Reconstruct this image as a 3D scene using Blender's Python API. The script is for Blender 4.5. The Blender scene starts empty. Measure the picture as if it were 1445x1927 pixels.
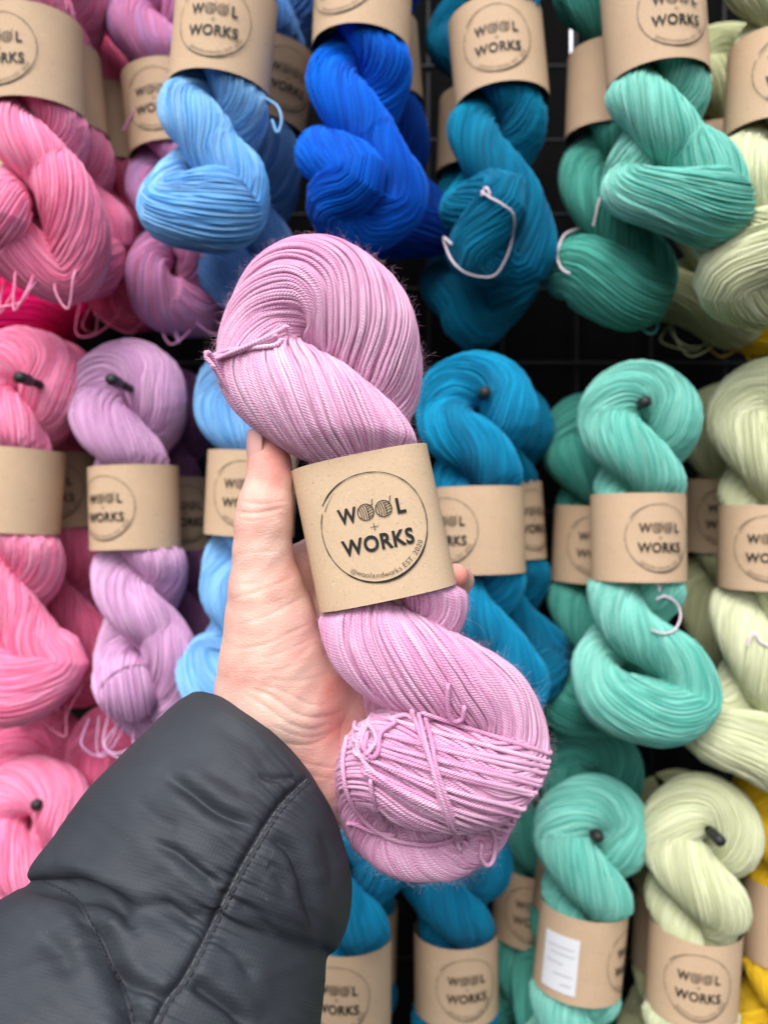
import bpy, bmesh, math, random
import numpy as np
from mathutils import Vector, Matrix
from mathutils.bvhtree import BVHTree
PI = math.pi; R = math.radians
SC = bpy.context.scene; COL = SC.collection

# ------------------------------------------------------------------ camera, light, exposure
CZ = 1.5; F = 1455.0
cam = bpy.data.cameras.new("camera"); cam_o = bpy.data.objects.new("camera", cam); COL.objects.link(cam_o)
cam_o.location = (0, 0, CZ); cam_o.rotation_euler = (R(90), 0, 0)
cam.sensor_fit = 'VERTICAL'; cam.sensor_height = 36; cam.lens = F / 1927 * 36
cam.clip_start = .01; cam.clip_end = 50
cam.dof.use_dof = True; cam.dof.focus_distance = .337; cam.dof.aperture_fstop = 6.3
SC.camera = cam_o
w = bpy.data.worlds.new("World"); SC.world = w; w.use_nodes = True
nt = w.node_tree; nt.nodes.clear()
sky = nt.nodes.new('ShaderNodeTexSky'); sky.sky_type = 'NISHITA'; sky.sun_disc = False
SUN_EL = 50; SUN_AZ = 196        # light falls from behind the photographer, high and a little to the left
sky.sun_elevation = R(SUN_EL); sky.sun_rotation = R(SUN_AZ)
sky.dust_density = 3.0
hs = nt.nodes.new('ShaderNodeHueSaturation'); hs.inputs['Saturation'].default_value = .35
bg = nt.nodes.new('ShaderNodeBackground'); bg.inputs['Strength'].default_value = .125
wo = nt.nodes.new('ShaderNodeOutputWorld')
nt.links.new(sky.outputs[0], hs.inputs['Color']); nt.links.new(hs.outputs[0], bg.inputs['Color']); nt.links.new(bg.outputs[0], wo.inputs[0])
sl = bpy.data.lights.new("sun", 'SUN'); sl.energy = 1.35; sl.angle = R(38); sl.color = (1, .97, .93)
so = bpy.data.objects.new("sun", sl); COL.objects.link(so)
az = R(SUN_AZ); el = R(SUN_EL)
sd = Vector((math.sin(az) * math.cos(el), math.cos(az) * math.cos(el), math.sin(el)))
so.rotation_euler = (-sd).to_track_quat('-Z', 'Y').to_euler()
SC.view_settings.view_transform = 'Standard'; SC.view_settings.look = 'None'
SC.view_settings.exposure = .93; SC.view_settings.gamma = 1
SC.view_settings.use_curve_mapping = False
SC.cycles.use_denoising = True
SC.cycles.max_bounces = 6

# ------------------------------------------------------------------ helpers
rng = np.random.default_rng(7)
def P(px, py, d):
    return np.array([(px - 722.5) / F * d, d, CZ - (py - 963.5) / F * d])
def PV(a):
    a = np.asarray(a, float)
    d = a[:, 2]
    return np.stack([(a[:, 0] - 722.5) / F * d, d, CZ - (a[:, 1] - 963.5) / F * d], 1)
def lin(r, g, b):
    def f(c):
        c /= 255
        return c / 12.92 if c <= .04045 else ((c + .055) / 1.055) ** 2.4
    return (f(r), f(g), f(b), 1)
def tag(o, label=None, cat=None, group=None, kind=None):
    if label: o['label'] = label
    if cat: o['category'] = cat
    if group: o['group'] = group
    if kind: o['kind'] = kind
    return o
def empty(name, loc=(0, 0, 0), parent=None):
    o = bpy.data.objects.new(name, None); COL.objects.link(o); o.location = loc
    o.empty_display_size = .02
    if parent: o.parent = parent
    return o
def mesh_np(name, V, Q, mat, parent=None, uv=None, rnd=None, smooth=True, loc=None):
    """V (n,3), Q (m,4) or (m,3); uv per loop (m*k,2); rnd per vertex"""
    V = np.asarray(V, np.float32); Q = np.asarray(Q, np.int32); k = Q.shape[1]
    me = bpy.data.meshes.new(name)
    me.vertices.add(len(V)); me.vertices.foreach_set('co', V.ravel())
    me.loops.add(Q.size); me.loops.foreach_set('vertex_index', Q.ravel())
    me.polygons.add(len(Q)); me.polygons.foreach_set('loop_start', np.arange(0, Q.size, k, dtype=np.int32))
    me.polygons.foreach_set('loop_total', np.full(len(Q), k, np.int32))
    me.update(calc_edges=True)
    if uv is not None:
        l = me.uv_layers.new(name='UVMap'); l.data.foreach_set('uv', np.asarray(uv, np.float32).ravel())
    if rnd is not None:
        a = me.attributes.new('rnd', 'FLOAT', 'POINT'); a.data.foreach_set('value', np.asarray(rnd, np.float32))
    if smooth: me.polygons.foreach_set('use_smooth', np.ones(len(Q), bool))
    me.materials.append(mat)
    o = bpy.data.objects.new(name, me); COL.objects.link(o)
    if parent: o.parent = parent
    if loc is not None: o.location = loc
    return o
def catmull(C, n, closed=False):
    """C (k,d) control rows -> n samples"""
    C = np.asarray(C, float); k = len(C)
    if closed:
        t = np.arange(n) / n * k; i = np.floor(t).astype(int); f = (t - i)[:, None]
        p0, p1, p2, p3 = (C[(i + j) % k] for j in (-1, 0, 1, 2))
    else:
        E = np.vstack([2 * C[0] - C[1], C, 2 * C[-1] - C[-2]])
        t = np.linspace(0, k - 1 - 1e-9, n); i = np.floor(t).astype(int); f = (t - i)[:, None]
        p0, p1, p2, p3 = (E[i + j] for j in (0, 1, 2, 3))
    return .5 * ((2 * p1) + (-p0 + p2) * f + (2 * p0 - 5 * p1 + 4 * p2 - p3) * f ** 2 + (-p0 + 3 * p1 - 3 * p2 + p3) * f ** 3)
def nrm(a):
    return a / np.maximum(np.linalg.norm(a, axis=-1, keepdims=True), 1e-9)
def tubes(Ps, rr, K, ref, closed, rnd):
    """Ps (S,M,3) strands; rr (S,M); ref (S,M,3) reference normal -> V,Q,uv,rnd"""
    S, M, _ = Ps.shape
    if closed: T = np.roll(Ps, -1, 1) - np.roll(Ps, 1, 1)
    else: T = np.gradient(Ps, axis=1)
    T = nrm(T)
    N = nrm(ref - (ref * T).sum(-1, keepdims=True) * T); B = np.cross(T, N)
    a = np.arange(K) / K * 2 * PI
    V = Ps[:, :, None] + rr[:, :, None, None] * (np.cos(a)[None, None, :, None] * N[:, :, None] + np.sin(a)[None, None, :, None] * B[:, :, None])
    idx = np.arange(S * M * K).reshape(S, M, K)
    A = np.roll(idx, -1, 1) if closed else None
    i0 = idx if closed else idx[:, :-1]
    i1 = A if closed else idx[:, 1:]
    Q = np.stack([i0, np.roll(i0, -1, 2), np.roll(i1, -1, 2), i1], -1).reshape(-1, 4)
    seg = np.linalg.norm(np.diff(Ps, axis=1), axis=-1)
    L = np.concatenate([np.zeros((S, 1)), np.cumsum(seg, 1)], 1)
    if closed:
        L1 = np.concatenate([L[:, 1:], L[:, -1:] + np.linalg.norm(Ps[:, :1] - Ps[:, -1:], axis=-1)], 1); L0 = L
    else: L0 = L[:, :-1]; L1 = L[:, 1:]
    off = rng.random((S, 1)) * .1
    L0 = L0 + off; L1 = L1 + off
    u0 = np.arange(K) / K; u1 = (np.arange(K) + 1) / K
    uv = np.zeros(i0.shape + (4, 2), np.float32)
    uv[..., 0, 0] = u0; uv[..., 1, 0] = u1; uv[..., 2, 0] = u1; uv[..., 3, 0] = u0
    uv[..., 0, 1] = L0[..., None]; uv[..., 1, 1] = L0[..., None]; uv[..., 2, 1] = L1[..., None]; uv[..., 3, 1] = L1[..., None]
    return V.reshape(-1, 3), Q, uv.reshape(-1, 2), np.repeat(rnd, M * K)
def join(parts):
    V, Q, U, Rn, o = [], [], [], [], 0
    for v, q, u, r in parts:
        V.append(v); Q.append(q + o); U.append(u); Rn.append(r); o += len(v)
    return np.vstack(V), np.vstack(Q), np.vstack(U), np.concatenate(Rn)
def rmf(C, closed=True):
    M = len(C)
    T = nrm((np.roll(C, -1, 0) - np.roll(C, 1, 0)) if closed else np.gradient(C, axis=0))
    N = np.zeros_like(C); n = np.cross(T[0], [0.3, 1, .2]); n /= np.linalg.norm(n)
    for i in range(M):
        n = n - (n @ T[i]) * T[i]; n /= np.linalg.norm(n); N[i] = n
    hol = 0
    if closed:
        n = n - (n @ T[0]) * T[0]; n /= np.linalg.norm(n)
        hol = math.atan2(np.cross(N[0], n) @ T[0], N[0] @ n)
    return T, N, np.cross(T, N), hol
def bundle(ctrl, rs, M, K, seed, closed=True, wob=1.2, core=True, lump=.03, dens=1.0, loose=.35, grpamp=.5, squeeze=None):
    """ctrl rows: x,y,z, radius, twist angle(deg).  Returns (V,Q,uv,rnd), core (V,Q)"""
    g = np.random.default_rng(seed)
    S_ = catmull(ctrl, M * 4, closed)
    seg = np.linalg.norm(np.diff(S_[:, :3], axis=0, append=S_[:1, :3] if closed else S_[-1:, :3]), axis=1)
    L = np.concatenate([[0], np.cumsum(seg)])
    tot = L[-1]; want = np.arange(M) / M * tot if closed else np.linspace(0, tot - 1e-9, M)
    S_ = np.stack([np.interp(want, L[:-1], S_[:, j]) for j in range(5)], 1)
    C, rad, al = S_[:, :3], np.maximum(S_[:, 3], rs * 1.5), S_[:, 4]
    T, N, B, hol = rmf(C, closed)
    ds = tot / M
    tw = np.cumsum(np.tan(np.radians(al)) / np.maximum(rad, .008) * ds)
    tw = tw - tw[0]
    if closed:
        end = tw[-1] + np.tan(np.radians(al[0])) / rad[0] * ds
        turns = round((end + hol) / (2 * PI)) * 2 * PI - hol
        tw = tw + (turns - end) * np.arange(M) / M
    n = int(2 * PI * np.percentile(rad, 80) / (2 * rs) * .95 * dens)
    s = np.arange(M) / M * 2 * PI
    th = 2 * PI * (np.arange(n) + g.normal(0, .12, n)) / n
    amp = wob * 2 * PI / n
    dth = np.zeros((n, M)); dr = np.zeros((n, M))
    for k in range(1, 9):
        A = g.normal(0, 1, (n, 1)) / k ** .5; ph = g.random((n, 1)) * 2 * PI
        dth += A * np.sin(k * s + ph)
        A = g.normal(0, 1, (n, 1)) / 2.2; ph = g.random((n, 1)) * 2 * PI
        dr += A * np.sin((2 * k + 3) * s + ph)
    # neighbouring strands move in groups
    grp = sum(np.sin(j * th[:, None] + g.random() * 6.28 + q * s[None]) * .5 for j, q in ((3, 1), (5, -2), (8, 3), (13, 2), (21, -4)))
    ang = th[:, None] + tw[None] + amp * dth * .24 + amp * grp * grpamp
    lumpv = 1 + lump * (np.sin(3 * th[:, None] + 2 * s + g.random() * 6) + np.sin(4 * th[:, None] - 5 * s + g.random() * 6)) + lump * .5 * np.sin(9 * th[:, None] + 3 * s)
    rr = rad[None] * lumpv - rs * (1 + loose * np.abs(dr)) 
    out = np.cos(ang)[..., None] * N[None] + np.sin(ang)[..., None] * B[None]
    Ps = C[None] + rr[..., None] * out
    if squeeze is not None: Ps = squeeze(Ps, rs)
    sr = rs * (1 + g.normal(0, .07, (n, 1))) * np.ones((1, M))
    parts = [tubes(Ps, sr, K, out, closed, g.random(n))]
    Kc = 20; a = np.arange(Kc) / Kc * 2 * PI
    def ring(rc):
        V = C[:, None] + rc[:, None, None] * (np.cos(a)[None, :, None] * N[:, None] + np.sin(a)[None, :, None] * B[:, None])
        idx = np.arange(M * Kc).reshape(M, Kc)
        i0 = idx if closed else idx[:-1]; i1 = np.roll(idx, -1, 0) if closed else idx[1:]
        if closed:      # close with the frame's own offset
            sh = int(round(-hol / (2 * PI) * Kc))
            i1 = i1.copy(); i1[-1] = np.roll(idx[0], -sh)
        Q = np.stack([i0, np.roll(i0, -1, 1), np.roll(i1, -1, 1), i1], -1).reshape(-1, 4)
        return V.reshape(-1, 3), Q
    Vc, Qc = ring(np.maximum(rad * (1 - lump) - rs * 2.0, rs))
    if squeeze is not None: Vc = squeeze(Vc, rs * 2)
    if core: parts.append((Vc, Qc, np.zeros((Qc.size, 2), np.float32), np.full(len(Vc), .3)))
    return join(parts), ring(rad)
def strand_mesh(polys, rs, K=7, step=.0012, seed=0):
    """loose strands: list of (n,3) polylines -> tubes"""
    g = np.random.default_rng(seed); out = []
    for p in polys:
        p = np.asarray(p, float)
        L = np.linalg.norm(np.diff(p, axis=0), axis=1).sum()
        M = max(8, int(L / step)); C = catmull(p, M)
        T, N, B, _ = rmf(C, False)
        out.append(tubes(C[None], np.full((1, M), rs * g.uniform(.92, 1.05)), K, N[None], False, g.random(1)))
    return join(out)

# ------------------------------------------------------------------ materials
def newmat(name):
    m = bpy.data.materials.new(name); m.use_nodes = True
    n = m.node_tree.nodes; return m, n, m.node_tree.links, n['Principled BSDF']
def yarn_mat(name, ca, cb, ply=.9, dye=9.0, pitch=.0058, var=.5):
    m, n, l, b = newmat(name)
    at = n.new('ShaderNodeAttribute'); at.attribute_name = 'rnd'
    tc = n.new('ShaderNodeTexCoord')
    no = n.new('ShaderNodeTexNoise'); no.inputs['Scale'].default_value = dye; no.inputs['Detail'].default_value = 2
    # colour runs in and out along each strand of hand-dyed yarn
    sep = n.new('ShaderNodeSeparateXYZ'); l.new(tc.outputs['UV'], sep.inputs[0])
    cmb = n.new('ShaderNodeCombineXYZ')
    m1 = n.new('ShaderNodeMath'); m1.operation = 'MULTIPLY'; m1.inputs[1].default_value = 37.0; l.new(at.outputs['Fac'], m1.inputs[0])
    m2 = n.new('ShaderNodeMath'); m2.operation = 'MULTIPLY'; m2.inputs[1].default_value = 28.0; l.new(sep.outputs['Y'], m2.inputs[0])
    l.new(m1.outputs[0], cmb.inputs[0]); l.new(m2.outputs[0], cmb.inputs[1])
    no2 = n.new('ShaderNodeTexNoise'); no2.inputs['Scale'].default_value = 1; no2.inputs['Detail'].default_value = 2
    l.new(cmb.outputs[0], no2.inputs['Vector'])
    l.new(tc.outputs['Object'], no.inputs['Vector'])
    ad = n.new('ShaderNodeMath'); ad.operation = 'ADD'; l.new(no.outputs['Fac'], ad.inputs[0]); l.new(no2.outputs['Fac'], ad.inputs[1])
    ad2 = n.new('ShaderNodeMath'); ad2.operation = 'MULTIPLY_ADD'; ad2.inputs[1].default_value = var; l.new(at.outputs['Fac'], ad2.inputs[0]); l.new(ad.outputs[0], ad2.inputs[2])
    mr = n.new('ShaderNodeMapRange'); mr.inputs['From Min'].default_value = .66 + var / 2; mr.inputs['From Max'].default_value = 1.34 + var / 2; mr.clamp = False
    l.new(ad2.outputs[0], mr.inputs['Value'])
    mx = n.new('ShaderNodeMix'); mx.data_type = 'RGBA'; mx.inputs['A'].default_value = ca; mx.inputs['B'].default_value = cb; mx.clamp_factor = False
    l.new(mr.outputs['Result'], mx.inputs['Factor']); l.new(mx.outputs['Result'], b.inputs['Base Color'])
    b.inputs['Roughness'].default_value = .92; b.inputs['Specular IOR Level'].default_value = .12
    b.inputs['Sheen Weight'].default_value = .35; b.inputs['Sheen Roughness'].default_value = .5
    b.inputs['Sheen Tint'].default_value = (min(1, ca[0] * 1.3 + .2), min(1, ca[1] * 1.3 + .2), min(1, ca[2] * 1.3 + .2), 1)
    if ply:
        a1 = n.new('ShaderNodeMath'); a1.operation = 'MULTIPLY_ADD'; a1.inputs[1].default_value = 1 / pitch
        l.new(sep.outputs['Y'], a1.inputs[0]); l.new(sep.outputs['X'], a1.inputs[2])
        a2 = n.new('ShaderNodeMath'); a2.operation = 'MULTIPLY'; a2.inputs[1].default_value = 4 * 2 * PI; l.new(a1.outputs[0], a2.inputs[0])
        a3 = n.new('ShaderNodeMath'); a3.operation = 'SINE'; l.new(a2.outputs[0], a3.inputs[0])
        fb = n.new('ShaderNodeTexNoise'); fb.inputs['Scale'].default_value = 2500; l.new(tc.outputs['Object'], fb.inputs['Vector'])
        a4 = n.new('ShaderNodeMath'); a4.operation = 'MULTIPLY_ADD'; a4.inputs[1].default_value = .8; l.new(fb.outputs['Fac'], a4.inputs[0]); l.new(a3.outputs[0], a4.inputs[2])
        bu = n.new('ShaderNodeBump'); bu.inputs['Strength'].default_value = ply; bu.inputs['Distance'].default_value = .00018
        l.new(a4.outputs[0], bu.inputs['Height']); l.new(bu.outputs[0], b.inputs['Normal'])
    return m
def plain(name, c, rough=.6, spec=.4, metal=0, noise=0, scale=300, bump=0):
    m, n, l, b = newmat(name)
    b.inputs['Base Color'].default_value = c; b.inputs['Roughness'].default_value = rough
    b.inputs['Specular IOR Level'].default_value = spec; b.inputs['Metallic'].default_value = metal
    tc = n.new('ShaderNodeTexCoord'); no = n.new('ShaderNodeTexNoise'); no.inputs['Scale'].default_value = scale; no.inputs['Detail'].default_value = 4
    l.new(tc.outputs['Object'], no.inputs['Vector'])
    if noise:
        mx = n.new('ShaderNodeMix'); mx.data_type = 'RGBA'
        mx.inputs['A'].default_value = tuple(x * (1 - noise) for x in c[:3]) + (1,)
        mx.inputs['B'].default_value = tuple(min(1, x * (1 + noise)) for x in c[:3]) + (1,)
        l.new(no.outputs['Fac'], mx.inputs['Factor']); l.new(mx.outputs['Result'], b.inputs['Base Color'])
    if bump:
        bu = n.new('ShaderNodeBump'); bu.inputs['Strength'].default_value = .6; bu.inputs['Distance'].default_value = bump
        l.new(no.outputs['Fac'], bu.inputs['Height']); l.new(bu.outputs[0], b.inputs['Normal'])
    return m
def kraft_mat(name, c):
    m, n, l, b = newmat(name)
    tc = n.new('ShaderNodeTexCoord')
    big = n.new('ShaderNodeTexNoise'); big.inputs['Scale'].default_value = 60; big.inputs['Detail'].default_value = 6
    l.new(tc.outputs['Object'], big.inputs['Vector'])
    # long thin fibres: distorted fine noise, only its extremes show
    fi = n.new('ShaderNodeTexNoise'); fi.inputs['Scale'].default_value = 520; fi.inputs['Detail'].default_value = 2; fi.inputs['Distortion'].default_value = 2.5
    l.new(tc.outputs['Object'], fi.inputs['Vector'])
    r1 = n.new('ShaderNodeMapRange'); r1.inputs['From Min'].default_value = .62; r1.inputs['From Max'].default_value = .74; l.new(fi.outputs['Fac'], r1.inputs['Value'])
    r2 = n.new('ShaderNodeMapRange'); r2.inputs['From Min'].default_value = .38; r2.inputs['From Max'].default_value = .27; l.new(fi.outputs['Fac'], r2.inputs['Value'])
    k1 = tuple(x * .9 for x in c[:3]) + (1,); k2 = tuple(x * 1.08 for x in c[:3]) + (1,)
    mx = n.new('ShaderNodeMix'); mx.data_type = 'RGBA'; mx.inputs['A'].default_value = k1; mx.inputs['B'].default_value = k2; l.new(big.outputs['Fac'], mx.inputs['Factor'])
    m2 = n.new('ShaderNodeMix'); m2.data_type = 'RGBA'; m2.inputs['B'].default_value = tuple(x * .62 for x in c[:3]) + (1,)
    l.new(mx.outputs['Result'], m2.inputs['A']); l.new(r1.outputs['Result'], m2.inputs['Factor'])
    m3 = n.new('ShaderNodeMix'); m3.data_type = 'RGBA'; m3.inputs['B'].default_value = tuple(min(.9, x * 1.2) for x in c[:3]) + (1,)
    l.new(m2.outputs['Result'], m3.inputs['A']); l.new(r2.outputs['Result'], m3.inputs['Factor'])
    l.new(m3.outputs['Result'], b.inputs['Base Color'])
    b.inputs['Roughness'].default_value = .72; b.inputs['Specular IOR Level'].default_value = .25
    bu = n.new('ShaderNodeBump'); bu.inputs['Strength'].default_value = .35; bu.inputs['Distance'].default_value = .00015
    l.new(fi.outputs['Fac'], bu.inputs['Height']); l.new(bu.outputs[0], b.inputs['Normal'])
    return m
def pair(a, b_): return lin(*a), lin(*b_)
YC = {
 'pink': pair((246, 124, 168), (253, 172, 204)), 'rose': pair((234, 98, 144), (246, 142, 182)), 'magenta': pair((205, 0, 95), (225, 20, 110)),
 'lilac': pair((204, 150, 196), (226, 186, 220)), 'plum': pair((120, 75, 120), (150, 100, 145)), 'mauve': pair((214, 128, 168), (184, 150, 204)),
 'sky blue': pair((94, 162, 224), (152, 202, 244)), 'denim': pair((72, 128, 196), (116, 164, 218)), 'royal': pair((0, 82, 198), (0, 116, 232)),
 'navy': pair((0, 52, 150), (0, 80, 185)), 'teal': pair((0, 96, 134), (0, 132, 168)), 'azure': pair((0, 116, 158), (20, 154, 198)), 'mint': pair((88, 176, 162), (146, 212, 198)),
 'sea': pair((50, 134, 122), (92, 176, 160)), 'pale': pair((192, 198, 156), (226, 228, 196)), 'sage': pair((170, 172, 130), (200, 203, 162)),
 'yellow': pair((216, 172, 20), (236, 198, 50)), 'held': pair((205, 130, 177), (241, 204, 227))}
YM = {k: yarn_mat('yarn_' + k.replace(' ', '_'), *v, ply=(.75 if k == 'held' else .4), var=(.20 if k == 'held' else .50)) for k, v in YC.items()}
THREAD = yarn_mat('pale_thread', lin(225, 205, 220), lin(240, 228, 236), ply=.5)
KRAFT = kraft_mat('kraft_paper', lin(197, 169, 140)); 
INK = plain('black_ink', (.012, .014, .014, 1), .55, .3, noise=.4, scale=900)
PAPER = plain('white_sticker_paper', (.75, .76, .8, 1), .5)
GREYINK = plain('grey_print', (.2, .2, .24, 1), .6)
BLACKMET = plain('black_metal', (.004, .004, .0045, 1), .5, .3, noise=.3)
CAPM = plain('black_rubber', (.02, .02, .022, 1), .5, .4)
CLOTH = plain('black_cloth', (.005, .005, .0055, 1), .95, .05, noise=.5, scale=700, bump=.0008)
CHROME = plain('chrome', (.6, .6, .62, 1), .25, .5, metal=1)

# ------------------------------------------------------------------ flat artwork of the label (metres, u right, v up)
def ribbon(pts, wd):
    pts = np.asarray(pts, float); wd = np.broadcast_to(np.asarray(wd, float), (len(pts),))
    t = nrm(np.gradient(pts, axis=0)); n = np.stack([-t[:, 1], t[:, 0]], 1)
    V = np.empty((2 * len(pts), 2)); V[0::2] = pts + n * wd[:, None] / 2; V[1::2] = pts - n * wd[:, None] / 2
    return V, [(2 * i, 2 * i + 1, 2 * i + 3, 2 * i + 2) for i in range(len(pts) - 1)]
def text_flat(s, size, bold=0.0, spacing=1.0):
    cu = bpy.data.curves.new('t', 'FONT'); cu.body = s; cu.size = size; cu.align_x = 'CENTER'; cu.align_y = 'CENTER' if False else 'TOP_BASELINE'
    cu.offset = bold * size; cu.space_character = spacing; cu.resolution_u = 5
    o = bpy.data.objects.new('t', cu); COL.objects.link(o); bpy.context.view_layer.update()
    me = o.evaluated_get(bpy.context.evaluated_depsgraph_get()).to_mesh()
    V = np.array([v.co[:2] for v in me.vertices]) if len(me.vertices) else np.zeros((0, 2)); Fc = [tuple(p.vertices) for p in me.polygons]
    bpy.data.objects.remove(o); bpy.data.curves.remove(cu)
    return V, Fc
def fit(V, width, cx, cy, h=None):
    lo, hi = V.min(0), V.max(0); sx = width / (hi[0] - lo[0]); sy = sx if h is None else h / (hi[1] - lo[1])
    return (V - (lo + hi) / 2) * [sx, sy] + [cx, cy]
def artwork():
    items = []
    mm = .001
    # hand-drawn ring with a thin start and a brush-like swelling
    t = np.linspace(R(155), R(155 + 352), 150); k = np.linspace(0, 1, 150)
    wd = (.35 + .75 * np.exp(-((k - .38) / .13) ** 2) + .25 * np.exp(-((k - .95) / .06) ** 2) + .12 * np.sin(k * 90) * np.sin(k * 37)) * mm
    rad = (24.2 + .25 * np.sin(3 * t) + .9 * (k - .5) ** 3 * 4) * mm
    items.append(ribbon(np.stack([rad * np.cos(t), rad * np.sin(t)], 1), np.abs(wd)))
    t = np.linspace(R(128), R(152), 20); items.append(ribbon(np.stack([22.9 * mm * np.cos(t), 23.1 * mm * np.sin(t)], 1), np.linspace(.05, .3, 20) * mm))
    V, f = text_flat('W', .01, .028); items.append((fit(V, 8.6 * mm, -10.6 * mm, 6.9 * mm, 7.0 * mm), f))
    V, f = text_flat('L', .01, .03); items.append((fit(V, 4.0 * mm, 13.3 * mm, 6.9 * mm, 7.0 * mm), f))
    V, f = text_flat('WORKS', .01, .028, 1.08); items.append((fit(V, 32.2 * mm, 0.2 * mm, -7.0 * mm, 7.3 * mm), f))
    for cx in (-2.4 * mm, 5.6 * mm):
        cy = 7.0 * mm; r_ = 3.55 * mm
        t = np.linspace(0, 2 * PI, 40); items.append(ribbon(np.stack([cx + r_ * np.cos(t), cy + r_ * np.sin(t)], 1), .42 * mm))
        for x0 in (-.78, -.5, -.2, .12):     # upright windings
            y = np.linspace(-1, 1, 14); x = x0 + .16 * (1 - y ** 2) - .1 * y * 0 - .12 * y
            m_ = x ** 2 + y ** 2 < .93
            items.append(ribbon(np.stack([cx + r_ * x[m_], cy + r_ * y[m_]], 1), .36 * mm))
        for c0 in (-.62, -.28, .06, .40, .72):  # slanted windings
            x = np.linspace(.14, 1, 14); y = c0 + .32 * (x - .14) ** 1.2 - .1
            m_ = x ** 2 + y ** 2 < .95
            if m_.sum() > 2: items.append(ribbon(np.stack([cx + r_ * x[m_], cy + r_ * y[m_]], 1), .36 * mm))
        tail = catmull(np.array([[.72, .72], [.95, .8], [1.0, 1.25], [1.18, 1.38]]), 14)
        items.append(ribbon(np.stack([cx + r_ * tail[:, 0], cy + r_ * tail[:, 1]], 1), .34 * mm))
    items.append(ribbon([[-1.7 * mm, 0], [1.7 * mm, 0]], .28 * mm)); items.append(ribbon([[0, 1.7 * mm], [0, .2 * mm]], .28 * mm)); items.append(ribbon([[0, -.2 * mm], [0, -1.7 * mm]], .28 * mm))
    s = '@woolandworks EST. 2020'; wds = {'@': 1.25, 'w': 1.05, ' ': .45, '.': .4, 'l': .38, 'r': .55, 'k': .75, 's': .7, 'E': .8, 'S': .85, 'T': .8}
    tot = sum(wds.get(c, .85) for c in s); a0 = R(-130); a1 = R(-27); acc = 0
    for c in s:
        wc = wds.get(c, .85); a = a0 + (a1 - a0) * (acc + wc / 2) / tot; acc += wc
        if c == ' ': continue
        V, f = text_flat(c, .0034, -.010); V = V - [(V[:, 0].min() + V[:, 0].max()) / 2, 0]
        if c == '@': V = V * .8
        ca, sa = math.cos(a + PI / 2), math.sin(a + PI / 2); Rr = 22.5 * mm
        items.append((V @ np.array([[ca, sa], [-sa, ca]]) + [Rr * math.cos(a), Rr * math.sin(a)], f))
    bm = bmesh.new()
    for V, fs in items:
        vs = [bm.verts.new((x, y, 0)) for x, y in V]
        for f in fs:
            try: bm.faces.new([vs[i] for i in f])
            except ValueError: pass
    for x in np.arange(-.0245, .025, .0012):
        bmesh.ops.bisect_plane(bm, geom=bm.verts[:] + bm.edges[:] + bm.faces[:], plane_co=(x, 0, 0), plane_no=(1, 0, 0), dist=1e-7)
    bmesh.ops.triangulate(bm, faces=bm.faces[:])
    V = np.array([v.co[:] for v in bm.verts]); T = np.array([[v.index for v in f.verts] for f in bm.faces]) if False else None
    bm.verts.index_update(); T = np.array([[v.index for v in f.verts] for f in bm.faces])
    bm.free(); return V[:, :2], T
ART_V, ART_T = artwork()

def sq(x, p): return np.sign(x) * np.abs(x) ** p
def wrap(u, v, a, b, off, p=1.0):
    """flat (u,v) -> elliptical cylinder, axis z, front at -y; a = half width, b = half depth"""
    t = np.linspace(-PI, PI, 721); x = a * sq(np.sin(t), p); y = -b * sq(np.cos(t), p)
    s = np.concatenate([[0], np.cumsum(np.hypot(np.diff(x), np.diff(y)))]); s -= s[360]
    th = np.interp(u, s, t)
    n = np.stack([sq(np.sin(th), 2 - p) / a, -sq(np.cos(th), 2 - p) / b], -1); n = nrm(n)
    return np.stack([np.interp(u, s, x) + off * n[..., 0], np.interp(u, s, y) + off * n[..., 1], v], -1)
BA, BB = .0345, .0300
def band_mesh(a, b, h, wav=.0, seed=0, p=1.0):
    g = np.random.default_rng(seed); K = 192; Z = 10; th = np.arange(K) / K * 2 * PI
    rows = []
    for off in (0, -.0002):
        zz = np.linspace(-h / 2, h / 2, Z) * (1 if off == 0 else .9999)
        wv = 1 + wav * (np.sin(2 * th + 1 + seed) + .6 * np.sin(3 * th + seed * 2))
        V = np.stack([np.broadcast_to((a + off) * wv * sq(np.sin(th), p), (Z, K)), np.broadcast_to(-(b + off) * wv * sq(np.cos(th), p), (Z, K)), np.broadcast_to(zz[:, None], (Z, K))], -1)
        rows.append(V.reshape(-1, 3))
    idx = np.arange(Z * K).reshape(Z, K); i0, i1 = idx[:-1], idx[1:]
    Q = np.stack([i0, np.roll(i0, -1, 1), np.roll(i1, -1, 1), i1], -1).reshape(-1, 4)
    Q2 = Q[:, ::-1] + Z * K
    e0 = np.stack([idx[0], idx[0] + Z * K, np.roll(idx[0], -1) + Z * K, np.roll(idx[0], -1)], -1)
    e1 = np.stack([idx[-1], np.roll(idx[-1], -1), np.roll(idx[-1], -1) + Z * K, idx[-1] + Z * K], -1)
    return np.vstack(rows), np.vstack([Q, Q2, e0, e1])

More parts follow.
